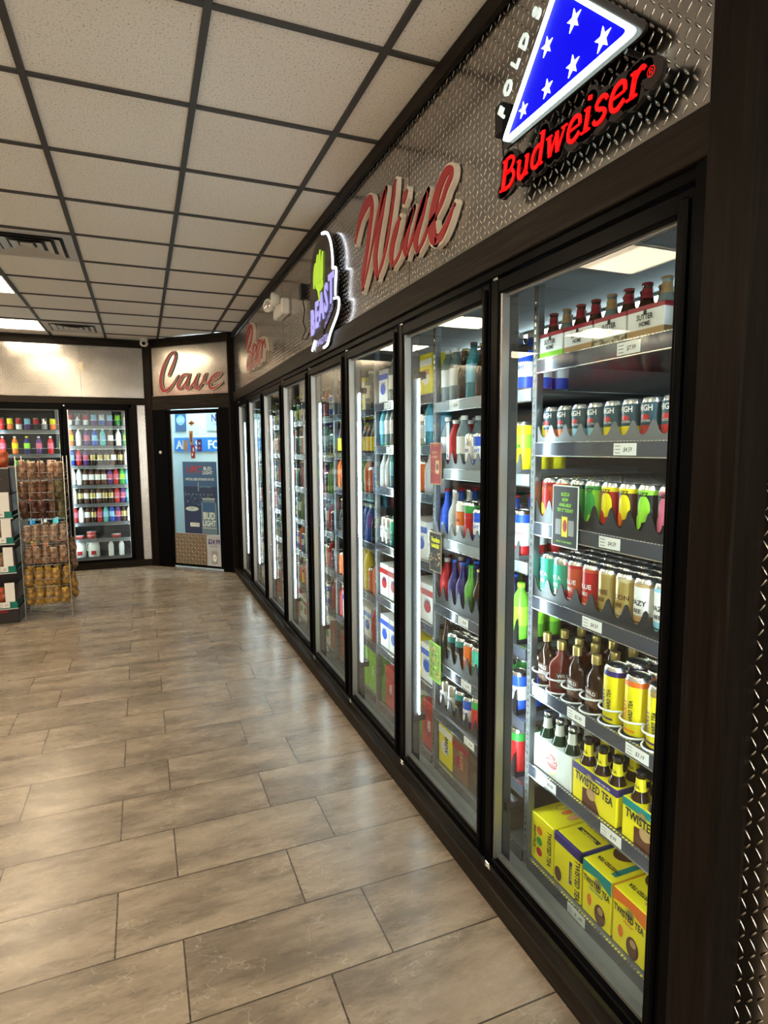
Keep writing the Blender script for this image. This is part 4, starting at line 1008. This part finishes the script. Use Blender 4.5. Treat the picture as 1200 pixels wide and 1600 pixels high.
pool = ['clear', 'dark', 'slvc', 'blkc', 'orc', 'bluc', 'aqua', 'ylwb', 'redb', 'tlc', 'grn', 'org', 'gryb', 'pur']
for k in range(5, 9):
    BAYS[k] = [(z, [random.choice(pool) for _ in range(10)], None, []) for z in (1.78, 1.50, 1.22, .94, .66, .36)]+[(.042, [random.choice(['whc', 'brx', 'rdx', 'whr', 'whg']) for _ in range(5)], None, [])]
for k, rows in BAYS.items():
    ya, yb = BD[k-1], BD[k]
    for i, (z, items, trm, tg) in enumerate(rows):
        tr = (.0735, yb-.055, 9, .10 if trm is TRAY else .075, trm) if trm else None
        shelf(ya, yb, z, '%s shelf from the top in the %s cooler bay from the corner post' % (SN[i] if i < 6 else 'lowest', DN[k-1]), [(yb-.2-.03*i, s if isinstance(s, str) else '$3.49') for s in tg]+[(ya+.25, '$2.99')], tr, edge=k < 4, stripm=CHANNEL if k > 2 or i > 2 else mat('pale_price_channel', (.35, .38, .40), .2, .3))
        y = yb-.018; n = 0; q = 0
        while True:
            key = items[q % len(items)]; look, pr, w, cc = K[key]
            q += 1
            if trm: w = .0735
            if y-w < ya+.012: break
            yc_ = y-w/2; y -= w
            rws = 3 if k == 2 and w < .1 else (2 if k == 3 and w < .1 else 1)
            dims = pr.dimensions if False else None
            iscase = cc in ('carton', 'drink case')
            for rw in range(rws):
                x = SX+(.02 if iscase else .045)+rw*.072
                if not visible(x, yc_): continue
                place(pr, (x, yc_, z+.001), '%s, %s along from the far upright, %s row, %s shelf, %s bay' % (look, NTH[min(q-1, 11)], ['front', 'second', 'third'][rw], SN[i] if i < 6 else 'lowest', DN[k-1]), cc, '%ss in the %s bay' % (look, DN[k-1]))
def dc_red(m, w, h):
    m.text('GIVE US', .012, TAN, FX, -.01, -.05, .0008, 0, True, .02, 0, .8); m.text('A TASTE', .012, TAN, FX, -.01, -.07, .0008, 0, True, .02, 0, .8)
    m.poly([(.0, -.14), (.035, -.14), (.035, -.08), (.0, -.08)], TAN, FX, .0007); m.ell(.018, -.11, .012, .016, BROWN, FX, .0009)
card('shelf_sign_card', .11, .19, (SX-.012, 2.458, 1.576), C('card_red', .22, .015, .015), dc_red, 'dark red card hung on a shelf edge in the second cooler bay', border=TAN)
def dc_v(m, w, h):
    m.text('Voodoo', .024, YELLOW, FX, 0, -.045, .0008, 0, True, .02, 0, .75); m.text('RANGER', .018, YELLOW, FX, 0, -.072, .0008, 0, True, .02, 0, .8)
    random.seed(3)
    for i in range(22): m.ell(random.uniform(-.045, .045), random.uniform(-.17, -.085), .007, .005, random.choice([GOLD, TAN, BROWN]), FX, .0007, None, 8, random.random()*3)
card('shelf_sign_card', .118, .185, (SX-.012, 2.458, 1.163), BLK, dc_v, 'black and yellow card hung below the blue bottles, second bay', border=TAN)
def dc_g(m, w, h):
    random.seed(5)
    for i in range(30): m.ell(random.uniform(-.045, .045), random.uniform(-.165, -.015), .008, .005, random.choice([TAN, BROWN, LIME, ORANGE, INK]), FX, .0007, None, 8, random.random()*3)
card('shelf_sign_card', .118, .185, (SX-.012, 2.462, .634), C('card_green', .16, .22, .05), dc_g, 'mottled green card hung on a low shelf, second bay', border=LIME)

# ------------------------------------------------------------------ cave entrance (canonical frame at AO, rz 45, local y = -s)
def angp(s, z, off=0):           # world point on the angled wall
    return (AO[0]+s/S2+off/S2, AO[1]-s/S2+off/S2, z)
t = tag(empty('cave_door', angp(.335, 0), Q45), 'black framed glass corner door with diamond plate kick panel', 'door')
W = .83
f = MB(); F0 = .0
f.box((F0, -.045, .03), (F0+.04, 0, 2.05), BLACK, .004).box((F0, -W, .03), (F0+.04, -W+.045, 2.05), BLACK, .004)
f.box((F0, -W+.045, .03), (F0+.04, -.045, .06), BLACK, .003).box((F0, -W+.045, 2.0), (F0+.04, -.045, 2.05), BLACK, .003)
f.obj('frame', t)
MB().box((.018, -W+.045, .46), (.024, -.045, 2.0), GLASS).obj('glass_pane', t)
MB().box((.008, -W+.26, .06), (.016, -.045, .458), PLATE_KICK).obj('kick_plate', t)
MB().box((.012, -.062, .46), (.02, -.045, 2.0), SATIN).box((.012, -W+.045, .458), (.02, -.045, .466), SATIN).obj('glazing_bead', t)
MB().box((-.014, -W+.012, .4), (.001, -W+.03, 1.5), BLACK, .005).obj('handle', t)
tag(MB().lathe([(0, 0), (.022, 0), (.018, .012), (0, .014)], WHITE, 16).obj('push_button', None, angp(.222, 1.512, -.008), 0), 'small round white button on the black panel beside the corner door', 'button').rotation_euler = (0, -H90, Q45)
def wallthing(name, s, z, off, m, label, c, grp=None): return tag(m.obj(name, None, angp(s, z, off), Q45), label, c, grp)
PBL = C('poster_navy', .018, .03, .12); PB2 = C('poster_blue', .04, .11, .28)
# price card over the kick plate
m = MB().box((0, -.115, 0), (.003, .115, .42), C('card_silver', .42, .46, .50))
m.text('$24.99', .062, NAVY, FX, 0, .31, .0008, 0, True, .03, 0, .78); m.text('30 PACK', .022, NAVY, FX, 0, .27, .0008)
m.poly([(-.045, .05), (.05, .05), (.05, .22), (-.045, .22)], GREY, FX, .0006); m.ell(.002, .13, .034, .05, PAPER, FX, .0009); m.text('LITE', .02, NAVY, FX, .002, .122, .0012)
wallthing('price_poster', 1.02, .035, .003, m, 'silver price card with $24.99 at the foot of the corner door', 'poster')
# big fight night beer poster behind the glass
m = MB().box((0, -.27, 0), (.003, .27, .94), PBL)
m.poly([(-.268, .62), (.268, .62), (.268, .938), (-.268, .938)], PB2, FX, .0005)
m.text('UFC', .085, RED, FX, -.10, .80, .001, 0, True, .03, .25); m.text('BUD', .045, WHT, FX, .13, .83, .001, 0, True, .03); m.text('LIGHT', .04, WHT, FX, .13, .78, .001, 0, True, .03)
m.text('OFFICIAL BEER SPONSOR OF UFC', .030, WHT, FX, 0, .70, .001, 0, True, .02, 0, .72)
m.poly([(-.03, .56), (-.024, .56), (-.024, .68), (-.03, .68)], WHT, FX, .0008); m.text('EASY TO ENJOY', .018, SKY, FX, .09, .61, .001)
m.ell(-.14, .33, .105, .03, C('mat_white', .6, .62, .6), FX, .0007); m.text('UFC', .022, NAVY, FX, -.14, .325, .001)
random.seed(9)
for i in range(40): m.ell(random.uniform(-.25, .05), random.uniform(.38, .55), random.uniform(.003, .014), random.uniform(.002, .007), random.choice([SKY, PB2, TEAL]), FX, .0006, None, 8)
for i in range(8): m.ell(-.24+.06*i, .52, .006, .006, WHT, FX, .0009, None, 8)
m.poly([(-.18, .10), (-.03, .10), (-.03, .15), (-.18, .15)], PAPER, FX, .0008); m.text('UFC.COM', .02, RED, FX, -.105, .118, .001)
CG = C('poster_can_grey', .16, .22, .32)
m.poly([(.01, 0), (.25, 0), (.25, .40), (.215, .455), (.045, .455), (.01, .40)], CG, FX, .0008)
m.poly([(.035, .30), (.225, .30), (.225, .42), (.035, .42)], PB2, FX, .0010)
m.poly([(.03, .455), (.23, .455), (.23, .475), (.03, .475)], C('pale_grey', .5, .5, .5), FX, .0008)
m.tube([(-.002, -.13-.02*math.cos(a), .50+.025*math.sin(a)) for a in [2*PI*i/12 for i in range(12)]], .005, SILVER, 6, True)
m.text('BUD', .085, WHT, FX, .13, .205, .0014, 0, True, .03, 0, .78); m.text('LIGHT', .072, WHT, FX, .13, .115, .0014, 0, True, .03, 0, .72)
m.poly([(.02, .085), (.24, .085), (.24, .092), (.02, .092)], WHT, FX, .0014)
wallthing('beer_poster', .79, .452, .05, m, 'dark blue UFC and Bud Light poster inside the corner door glass', 'poster')
# cave interior wall with posters
GLOWW = C('cave_band_blue', .02, .22, .72)
def cw(s, z, w, h, base, deco, name, label):
    m = MB().box((0, -w/2, 0), (.004, w/2, h), base)
    if deco: deco(m)
    wallthing(name, s, z, .493, m, label, 'poster')
SO = lambda s: s*1.0
cw(.42, 1.52, .84, .19, GLOWW, lambda m: (m.text('AI', .11, WHT, FX, -.32, .04, .001, 0, True, .04), m.text('FO', .11, WHT, FX, .26, .04, .001, 0, True, .04), m.text('S', .11, WHT, FX, -.02, .04, .001, 0, True, .04)), 'blue_banner', 'bright blue banner with white capitals inside the cave')
cw(.125, 1.80, .19, .28, PB2, lambda m: (m.ell(0, .15, .075, .07, SKY, FX, .0006), m.text('USC', .055, WHT, FX, 0, .125, .001, 0, True, .02)), 'blue_poster', 'small blue USC poster with a pale circle inside the cave')
cw(.775, 1.80, .40, .30, C('pale_blue_panel', .45, .68, .80), lambda m: (m.text('Natural', .10, NAVY, FX, .05, .12, .001, 0, True, .02, 0, .8), m.text('LIGHT BEER', .03, NAVY, FX, 0, .07, .001)), 'beer_poster', 'pale blue poster with navy Natural lettering inside the cave')
# logo and stickers on the door glass
def glassthing(name, s, z, m, label): wallthing(name, s, z, .008, m, label, 'sticker', 'stickers on the corner door')
m = MB(); m.ell(0, 0, .05, .018, ORANGE, FX, .0, .001); m.ell(0, 0, .028, .034, GOLD, FX, .0002, .0012); m.ell(0, .0, .03, .012, BROWN, FX, .0014, .0016)
glassthing('round_sticker', .73, 1.88, m, 'orange and gold round sticker at the top of the corner door')
m = MB().box((0, -.03, 0), (.002, .03, .17), TAN); m.poly([(-.01, .03), (.01, .03), (.01, .14), (-.01, .14)], BROWN, FX, .0008)
glassthing('paper_sticker', .714, 1.612, m, 'tan upright sticker below the round sticker on the corner door')
m = MB().box((0, -.032, 0), (.002, .032, .17), C('dark_red_card', .25, .015, .02)); m.ell(.008, .11, .010, .03, PAPER, FX, .0008); m.ell(-.01, .05, .010, .02, PAPER, FX, .0008)
glassthing('red_sticker', .735, 1.435, m, 'dark red upright sticker in the middle of the corner door')
m = MB().box((0, -.036, 0), (.002, .036, .15), PURPLE); m.ell(0, .10, .02, .015, SKY, FX, .0008); m.ell(0, .04, .015, .015, PINK, FX, .0008)
glassthing('purple_sticker', .842, 1.525, m, 'small purple picture card right beside the tan sticker')
m = MB().box((0, -.036, 0), (.002, .036, .14), GREY); m.ell(0, .07, .02, .03, TAN, FX, .0008)
glassthing('grey_sticker', .62, 1.53, m, 'small grey picture card beside the tan sticker on the door')
# cave ceiling lamp
t = tag(empty('cave_light', (.93, 8.10, CEIL-.002), Q45), 'cool white square light inside the beer cave', 'ceiling light')
MB().box((-.12, -.45, -.02), (.12, .45, 0), mat('cave_lens', (.9, .9, .9), .5, emit=(.75, .95, 1), estr=110)).obj('lens', t)

# ------------------------------------------------------------------ back wall cooler
def back_door(x0, x1, label):
    return glass_door('glass_cooler_door', x1-x0, (x1, BK-.03, .012), H90, label, True, 'glass cooler doors in the back wall')
back_door(-.885, -.125, 'glass cooler door in the back wall next to the plated strip')
back_door(-1.645, -.885, 'glass cooler door in the back wall behind the snack rack')
back_door(-2.405, -1.645, 'glass cooler door in the back wall out past the snack shelves')
struct(MB().box((0, .09, 2.09), (.05, 2.45, 2.135), BLACK), 'trim_22', (0, BK-.02, 0), H90)
struct(MB().box((-.0, 2.405, 0.0), (.05, 3.5, 2.135), DARKP), 'trim_23', (0, BK-.01, 0), H90)
for i, x in enumerate((-.125, -.885, -1.645, -2.405)):
    t = tag(empty('lit_mullion', (x, BK+.06, 0), H90), 'dark mullion with light tube in the back cooler, %s from the plated strip' % NTH[i], 'cooler light', 'lit mullions in the back cooler')
    MB().box((-.018, -.03, .004), (.018, .03, 2.16), DARKP, .003).obj('housing', t)
    for s in (-1, 1): MB().tube([(.0, s*.042, .2), (.0, s*.042, 1.95)], .009, mat('back_cooler_tube', (.9, .9, .9), .5, emit=COOL, estr=20), 8).obj('light_tube', t)
BY0 = BK+.17
def sb_(nm, liq, cap, lab, h=.2, r=.031, kind='round'):
    o = gb('', liq, cap, lab, h, r, kind); o.name = nm; return o
jug = MB(); jug.lathe([(0, 0), (.058, .0), (.063, .01), (.063, .12), (.052, .17), (.024, .215), (.020, .235), (0, .235)], C('milk_white', .82, .82, .76), 20)
jug = P(jug.obj('milk_jug')); jug.scale = (1.15, 1.15, 1.15); MB().lathe([(.024, .235), (.024, .252), (0, .253)], RED, 14).obj('cap', jug)
MB().tube([(.0, .058, .07), (.0, .078, .09), (.0, .076, .15), (.0, .035, .20)], .011, C('milk_white', .8, .8, .8), 8).obj('handle', jug)
MB().box((-.0645, -.025, .03), (-.055, .025, .075), RED, .001).obj('label', jug)
tub = P(MB().lathe([(0, 0), (.05, 0), (.06, .035), (.062, .045), (0, .048)], C('tub_red', .55, .08, .05), 18, segm=[C('tub_red', .5, .1, .08), C('tub_red', .5, .1, .08), PINK, WHT]).obj('food_tub'))
for nm, l in (('jug', 0),): pass
def bk_ol(nm, l1, c1, l2=None, h=.225): return sb_(nm, l1, c1, l2 or l1, h, .034)
BKP = {'r': ('red bottle', bk_ol('red_drink_bottle', RED, WHT, PINK)), 'o': ('orange bottle', bk_ol('orange_drink_bottle', ORANGE, WHT, YELLOW)), 'b': ('blue bottle', bk_ol('blue_drink_bottle', BLUE, WHT, SKY)),
 'n': ('navy bottle', bk_ol('navy_drink_bottle', NAVY, YELLOW, LIME)), 'g': ('green bottle', bk_ol('green_drink_bottle', GREEN, LIME, LIME)), 'p': ('purple bottle', bk_ol('purple_drink_bottle', PURPLE, WHT, PINK)),
 'w': ('white bottle', bk_ol('white_drink_bottle', C('milk_white', .8, .8, .8), WHT, WHT)), 'd': ('dark bottle', bk_ol('dark_drink_bottle', BROWN, GREEN, WHT)), 'y': ('gold labelled bottle', bk_ol('gold_drink_bottle', AMBER, GOLD, GOLD)),
 't': ('teal bottle', bk_ol('teal_drink_bottle', C('teal_liquid', .08, .5, .48), WHT, SKY)), 's': ('sky blue bottle', bk_ol('sky_drink_bottle', C('sky_liquid', .02, .35, .7), WHT, SKY))}
BKC = {c: P(can_proto('small_can', [(.5, a), (1, b)])) for c, a, b in (('r', RED, RED), ('o', ORANGE, YELLOW), ('g', GREY, SILVER), ('p', PURPLE, SKY), ('k', BLK, RED), ('w', WHT, RED), ('t', GREEN, LIME), ('b', BLUE, WHT))}
for v in BKC.values(): pass
def back_row(x1, x0, z, keys, bay, sh, cans=False, pitch=.077):
    n = len(keys)
    for i, k in enumerate(keys):
        x = x1-.05-(x1-x0-.1)*(i/max(n-1, 1))
        if cans: nm, pr = {'r': 'red', 'o': 'orange', 'g': 'grey', 'p': 'purple', 'k': 'black', 'w': 'white', 't': 'green', 'b': 'blue'}[k]+' can', BKC[k]
        else: nm, pr = BKP[k]
        place(pr, (x, BY0+.04, z+.001), '%s, %s from the plated strip side, %s shelf, back cooler %s door' % (nm, NTH[i], sh, bay), 'can' if cans else 'bottle', 'drinks in the back cooler', H90)
for bi, (xa, xb, bay) in enumerate(((-.125, -.885, 'first'), (-.885, -1.645, 'second'), (-1.645, -2.405, 'third'))):
    zs = [1.86, 1.60, 1.345, 1.09, .845, .595, .375, .13] if bi == 0 else [1.80, 1.50, 1.20, .9, .6, .3, .06]
    for i, z in enumerate(zs):
        shelf(-xa, -xb, z, '%s shelf from the top behind the %s back cooler door' % (NTH[i], bay), [], None, edge=False, rz=H90, loc=((xa+xb)/2, BY0, z), stripm=mat('dull_price_channel', (.10, .105, .115), .3, .3), wire=(bi > 0 or i < 6))
    rows_ = ['gtpbpwgw', 'gwdtbpwo', 'wydyyyprb', 'sgrpddddww', 'tpryydydyw', 'wypbtrydwr'] if bi == 0 else ['rogkpwor', 'grpnor' if bi == 1 else 'rogpnb', 'rwdygb', 'wdyrpb', 'gtwsrn', 'rroogg']
    for i, ks in enumerate(rows_):
        cans = (bi == 0 and i < 1) or (bi > 0 and i == 0)
        back_row(xa, xb, zs[i], [c if not cans else (c if c in BKC else 'w') for c in ks], bay, NTH[i], cans)
    if bi == 0:
        for i, x in enumerate((-.805, -.64, -.43, -.30)):
            if i < 2: place(jug, (x, BY0+.08, zs[7]+.001), 'white milk jug on the lowest back cooler shelf, %s from the snack rack side' % NTH[i], 'milk jug', 'milk jugs', H90)
            else: place(BKP['w'][1], (x, BY0+.05, zs[7]+.001), 'white bottle beside the milk jugs, %s one, lowest back cooler shelf' % NTH[i-2], 'bottle', 'white bottles beside the jugs', H90)
        for i, (x, z) in enumerate(((-.80, 0), (-.66, 0), (-.66, .049), (-.36, 0))):
            place(tub, (x, BY0+.08, zs[6]+.001+z), 'small red food tub, %s on the shelf above the milk' % ['first', 'lower of the pair', 'upper of the pair', 'lone one'][i], 'food tub', 'food tubs')

# ------------------------------------------------------------------ wire snack rack
WIRE = mat('chrome_wire', (.42, .40, .37), .35, .8)
RX0, RX1, RY0, RY1, RH = -1.045, -.665, 6.20, 6.50, 1.50
t = tag(empty('wire_snack_rack', ((RX0+RX1)/2, (RY0+RY1)/2, 0)), 'tall wire rack filled with hanging snack bags beside the candy shelves', 'display rack')
cx, cy = t.location.x, t.location.y
hw, hd = (RX1-RX0)/2, (RY1-RY0)/2
m = MB()
for sx in (-1, 1):
    for sy in (-1, 1): m.tube([(sx*hw, sy*hd, 0), (sx*hw, sy*hd, RH)], .004, WIRE, 6)
m.obj('post_frame', t)
LV = [.12, .30, .50, .70, .92, 1.10, 1.28]
for z in LV:
    m = MB()
    m.tube([(-hw, -hd, z), (hw, -hd, z), (hw, hd, z), (-hw, hd, z)], .003, WIRE, 6, True)
    m.tube([(-hw, -hd, z+.07), (hw, -hd, z+.07), (hw, hd, z+.07), (-hw, hd, z+.07)], .002, WIRE, 6, True)
    for i in range(1, 10): m.tube([(-hw+2*hw*i/10, -hd, z), (-hw+2*hw*i/10, hd, z)], .0015, WIRE, 4)
    m.obj('wire_tray', t)
m = MB()
for i in range(1, 4):
    x = -hw+2*hw*i/4; m.tube([(x, -hd, .12), (x, -hd, RH-.12)], .0016, WIRE, 4)
for i in range(15): m.tube([(-hw, -hd, .2+.08*i), (hw, -hd, .2+.08*i)], .0014, WIRE, 4)
for i in range(15): m.tube([(hw, -hd, .2+.08*i), (hw, hd, .2+.08*i)], .0014, WIRE, 4)
m.obj('wire_grid', t)
MB().tube([(-hw, -hd, .10), (0, 0, .02), (hw, hd, .10)], .004, WIRE, 6).obj('foot_brace', t)
MB().box((-.006, -hd-.006, .9), (.004, -hd-.002, RH), C('red_strip', .12, .012, .01)).obj('red_strip', t)
def bag_proto(name, c1, c2, c3, scale=30., thr=.5):
    m_ = noisy(name+'_film', c1, c2, scale, .14, thr, 1., .14); lab = C(name+'_label', *c3)
    mb = MB(); nx, ny = 8, 10; w, h = .044, .075
    V = []; 
    for s in (-1, 1):
        for j in range(ny+1):
            for i in range(nx+1):
                u, v = 2*i/nx-1, 2*j/ny-1
                th = .022*max(0, (1-abs(u)**2.4))*max(0, (1-abs(v)**3.2))**.6
                th += .003*math.sin(7*u+3*v)*(1-abs(u))
                V.append((s*th*1.25+.006*math.sin(5*v+2*u), u*w*(1-.32*abs(v)**3)+.004*math.sin(7*v), h+v*h*(1+.05*math.sin(9*u)*abs(v)**4)))
    Fs = []
    for s in (0, 1):
        b = s*(nx+1)*(ny+1)
        for j in range(ny):
            for i in range(nx):
                a = b+j*(nx+1)+i; q = (a, a+1, a+nx+2, a+nx+1); Fs.append(q if s == 0 else tuple(reversed(q)))
    mb.add(V, Fs, m_, None, True)
    o = mb.obj(name)
    MB().add([(.003, -w*.62, h*2.06), (.003, w*.62, h*2.04), (.004, w*.25, h*1.72), (.004, -w*.3, h*1.70), (-.004, -w*.62, h*2.06), (-.004, w*.62, h*2.04), (-.012, w*.25, h*1.72), (-.012, -w*.3, h*1.70)], [(0, 1, 2, 3), (7, 6, 5, 4), (0, 4, 5, 1), (1, 5, 6, 2), (2, 6, 7, 3), (3, 7, 4, 0)], lab).obj('header_crimp', o)
    if 'candy' in name: MB().add([(-.0235, -.016, .045), (-.0235, .016, .045), (-.0225, .016, .085), (-.0225, -.016, .085)], [(0, 1, 2, 3)], lab).obj('label', o)
    return P(o)
BG = [bag_proto('pretzel_bag', (.46, .30, .20), (.15, .075, .045), (.72, .58, .48)), bag_proto('nut_bag', (.30, .17, .10), (.09, .04, .025), (.50, .34, .26)), bag_proto('rind_bag', (.55, .40, .30), (.20, .11, .07), (.78, .66, .56)),
      bag_proto('yellow_snack_bag', (.58, .34, .06), (.18, .10, .05), (.75, .50, .03)), bag_proto('olive_snack_bag', (.20, .18, .07), (.08, .06, .03), (.30, .26, .12)), bag_proto('dark_jerky_bag', (.12, .05, .035), (.05, .02, .015), (.25, .12, .09))]
random.seed(11)
BR = [3, 3, 0, 2, 5, 1, 0]; BN = {0: 'tan pretzel bag', 1: 'brown nut bag', 2: 'pale rind bag', 3: 'yellow snack bag', 4: 'olive snack bag', 5: 'dark jerky bag'}
for li, z in enumerate(LV):
    for rw in range(3):
        for i in range(5):
            b = BR[li]
            if li in (4, 5) and i == 4: b = 4
            if li == 1 and rw == 2: b = 0
            x = RX0+.045+i*(RX1-RX0-.09)/4; y = RY0+.045+rw*.09
            if rw == 2 and i < 3: continue
            o = place(BG[b], (x+random.uniform(-.004, .004), y+random.uniform(-.015, .01), z+.008), '%s, %s along, %s row, %s tray up the wire rack' % (BN[b], NTH[i], ['front', 'middle', 'rear'][rw], NTH[li]), 'snack bag', BN[b]+'s on the wire rack', H90+random.uniform(-.35, .35))
            o.rotation_euler.y = random.uniform(-.3, .3); q_ = random.uniform(1.0, 1.16); o.scale = (1.05, .88, q_)
for i, (z, b, s) in enumerate(((.24, 3, 1.1), (.15, 3, 1.), (.58, 0, 1.1), (.42, 0, 1.))):
    o = place(BG[b], (RX1+.028, RY0+.10+.03*i, z), '%s hung outside the rack edge, %s of the four' % (BN[b], NTH[i]), 'snack bag', 'snack bags hung on the rack side', .2+.1*i)
    o.rotation_euler = (0, .12, PI+.2)
# ------------------------------------------------------------------ candy shelves (end of the gondola)
TL = C('teal_tray', .0, .16, .13); DK = mat('gondola_black', (.015, .010, .010), .4)
GX1, GY0, GY1 = -1.085, 5.98, 6.9
t = tag(empty('candy_shelf_unit', (-1.6, 6.45, 0)), 'dark gondola end with four teal trimmed candy trays', 'shelf unit')
MB().box((-.5, -.30, 0), (.515, .45, .13), DK, .004).box((-.3, .0, .13), (.515, .45, 1.16), DK, .004).obj('body', t)
MB().box((-.5, -.30, 1.16), (.515, .45, 1.40), DK, .008).box((-.5, -.304, 1.29), (.45, -.299, 1.30), CRIM).obj('top_box', t)
MB().box((-.5, -.31, .10), (.43, -.3, .135), CRIM).obj('red_base_strip', t)
GZ = [.155, .47, .73, .96]
for i, z in enumerate(GZ):
    m = MB().box((-.5, -.36 if i == 0 else -.32, z), (.515, .0, z+.012), TL, .002)
    m.box((-.5, -.366 if i == 0 else -.326, z-.004), (.515, -.36 if i == 0 else -.32, z+.055), TL, .002).box((-.5, -.368 if i == 0 else -.328, z-.012), (.52, -.34 if i == 0 else -.30, z-.004), SATIN)
    tr = m.obj('teal_tray', t)
    s = MB().box((.425, -.325 if i else -.36, z+.055), (.50, -.318 if i else -.353, z+.225), PAPER).box((.503, -.325, z+.05), (.515, .0, z+.2), DK)
    s.obj('side_card', tr)
    price(MB(), 0, 0, '2/1', .05, .075).obj('price_tag', tr, (.42, -.368 if i == 0 else -.328, z+.03)).rotation_euler.z = H90
cb = [bag_proto('red_candy_bag', (.45, .03, .02), (.25, .10, .02), (.60, .12, .02), 30), bag_proto('orange_candy_bag', (.55, .16, .03), (.35, .04, .02), (.5, .3, .1), 25), bag_proto('beige_candy_bag', (.45, .32, .18), (.22, .10, .06), (.2, .3, .1), 25)]
for i, z in enumerate(GZ):
    for j in range(4):
        k = (0, 2, 2, 1)[i] if j < 3 else (0, 0, 2, 0)[i]
        place(cb[k], (-1.215-.095*j, 6.20, z+.014), '%s candy bag, %s from the wire rack, %s teal tray up' % (['red', 'orange', 'beige'][k], NTH[j], NTH[i]), 'candy bag', 'candy bags in the teal trays', H90)
for j in range(6):
    k = (0, 2, 0, 1, 2, 0)[j]
    place(cb[k], (-1.14-.085*j, 6.22+.02*(j % 2), 1.401), '%s candy bag standing on top of the unit, %s from the rack' % (['red', 'orange', 'beige'][k], NTH[j]), 'candy bag', 'candy bags on top of the unit', H90)
retire()
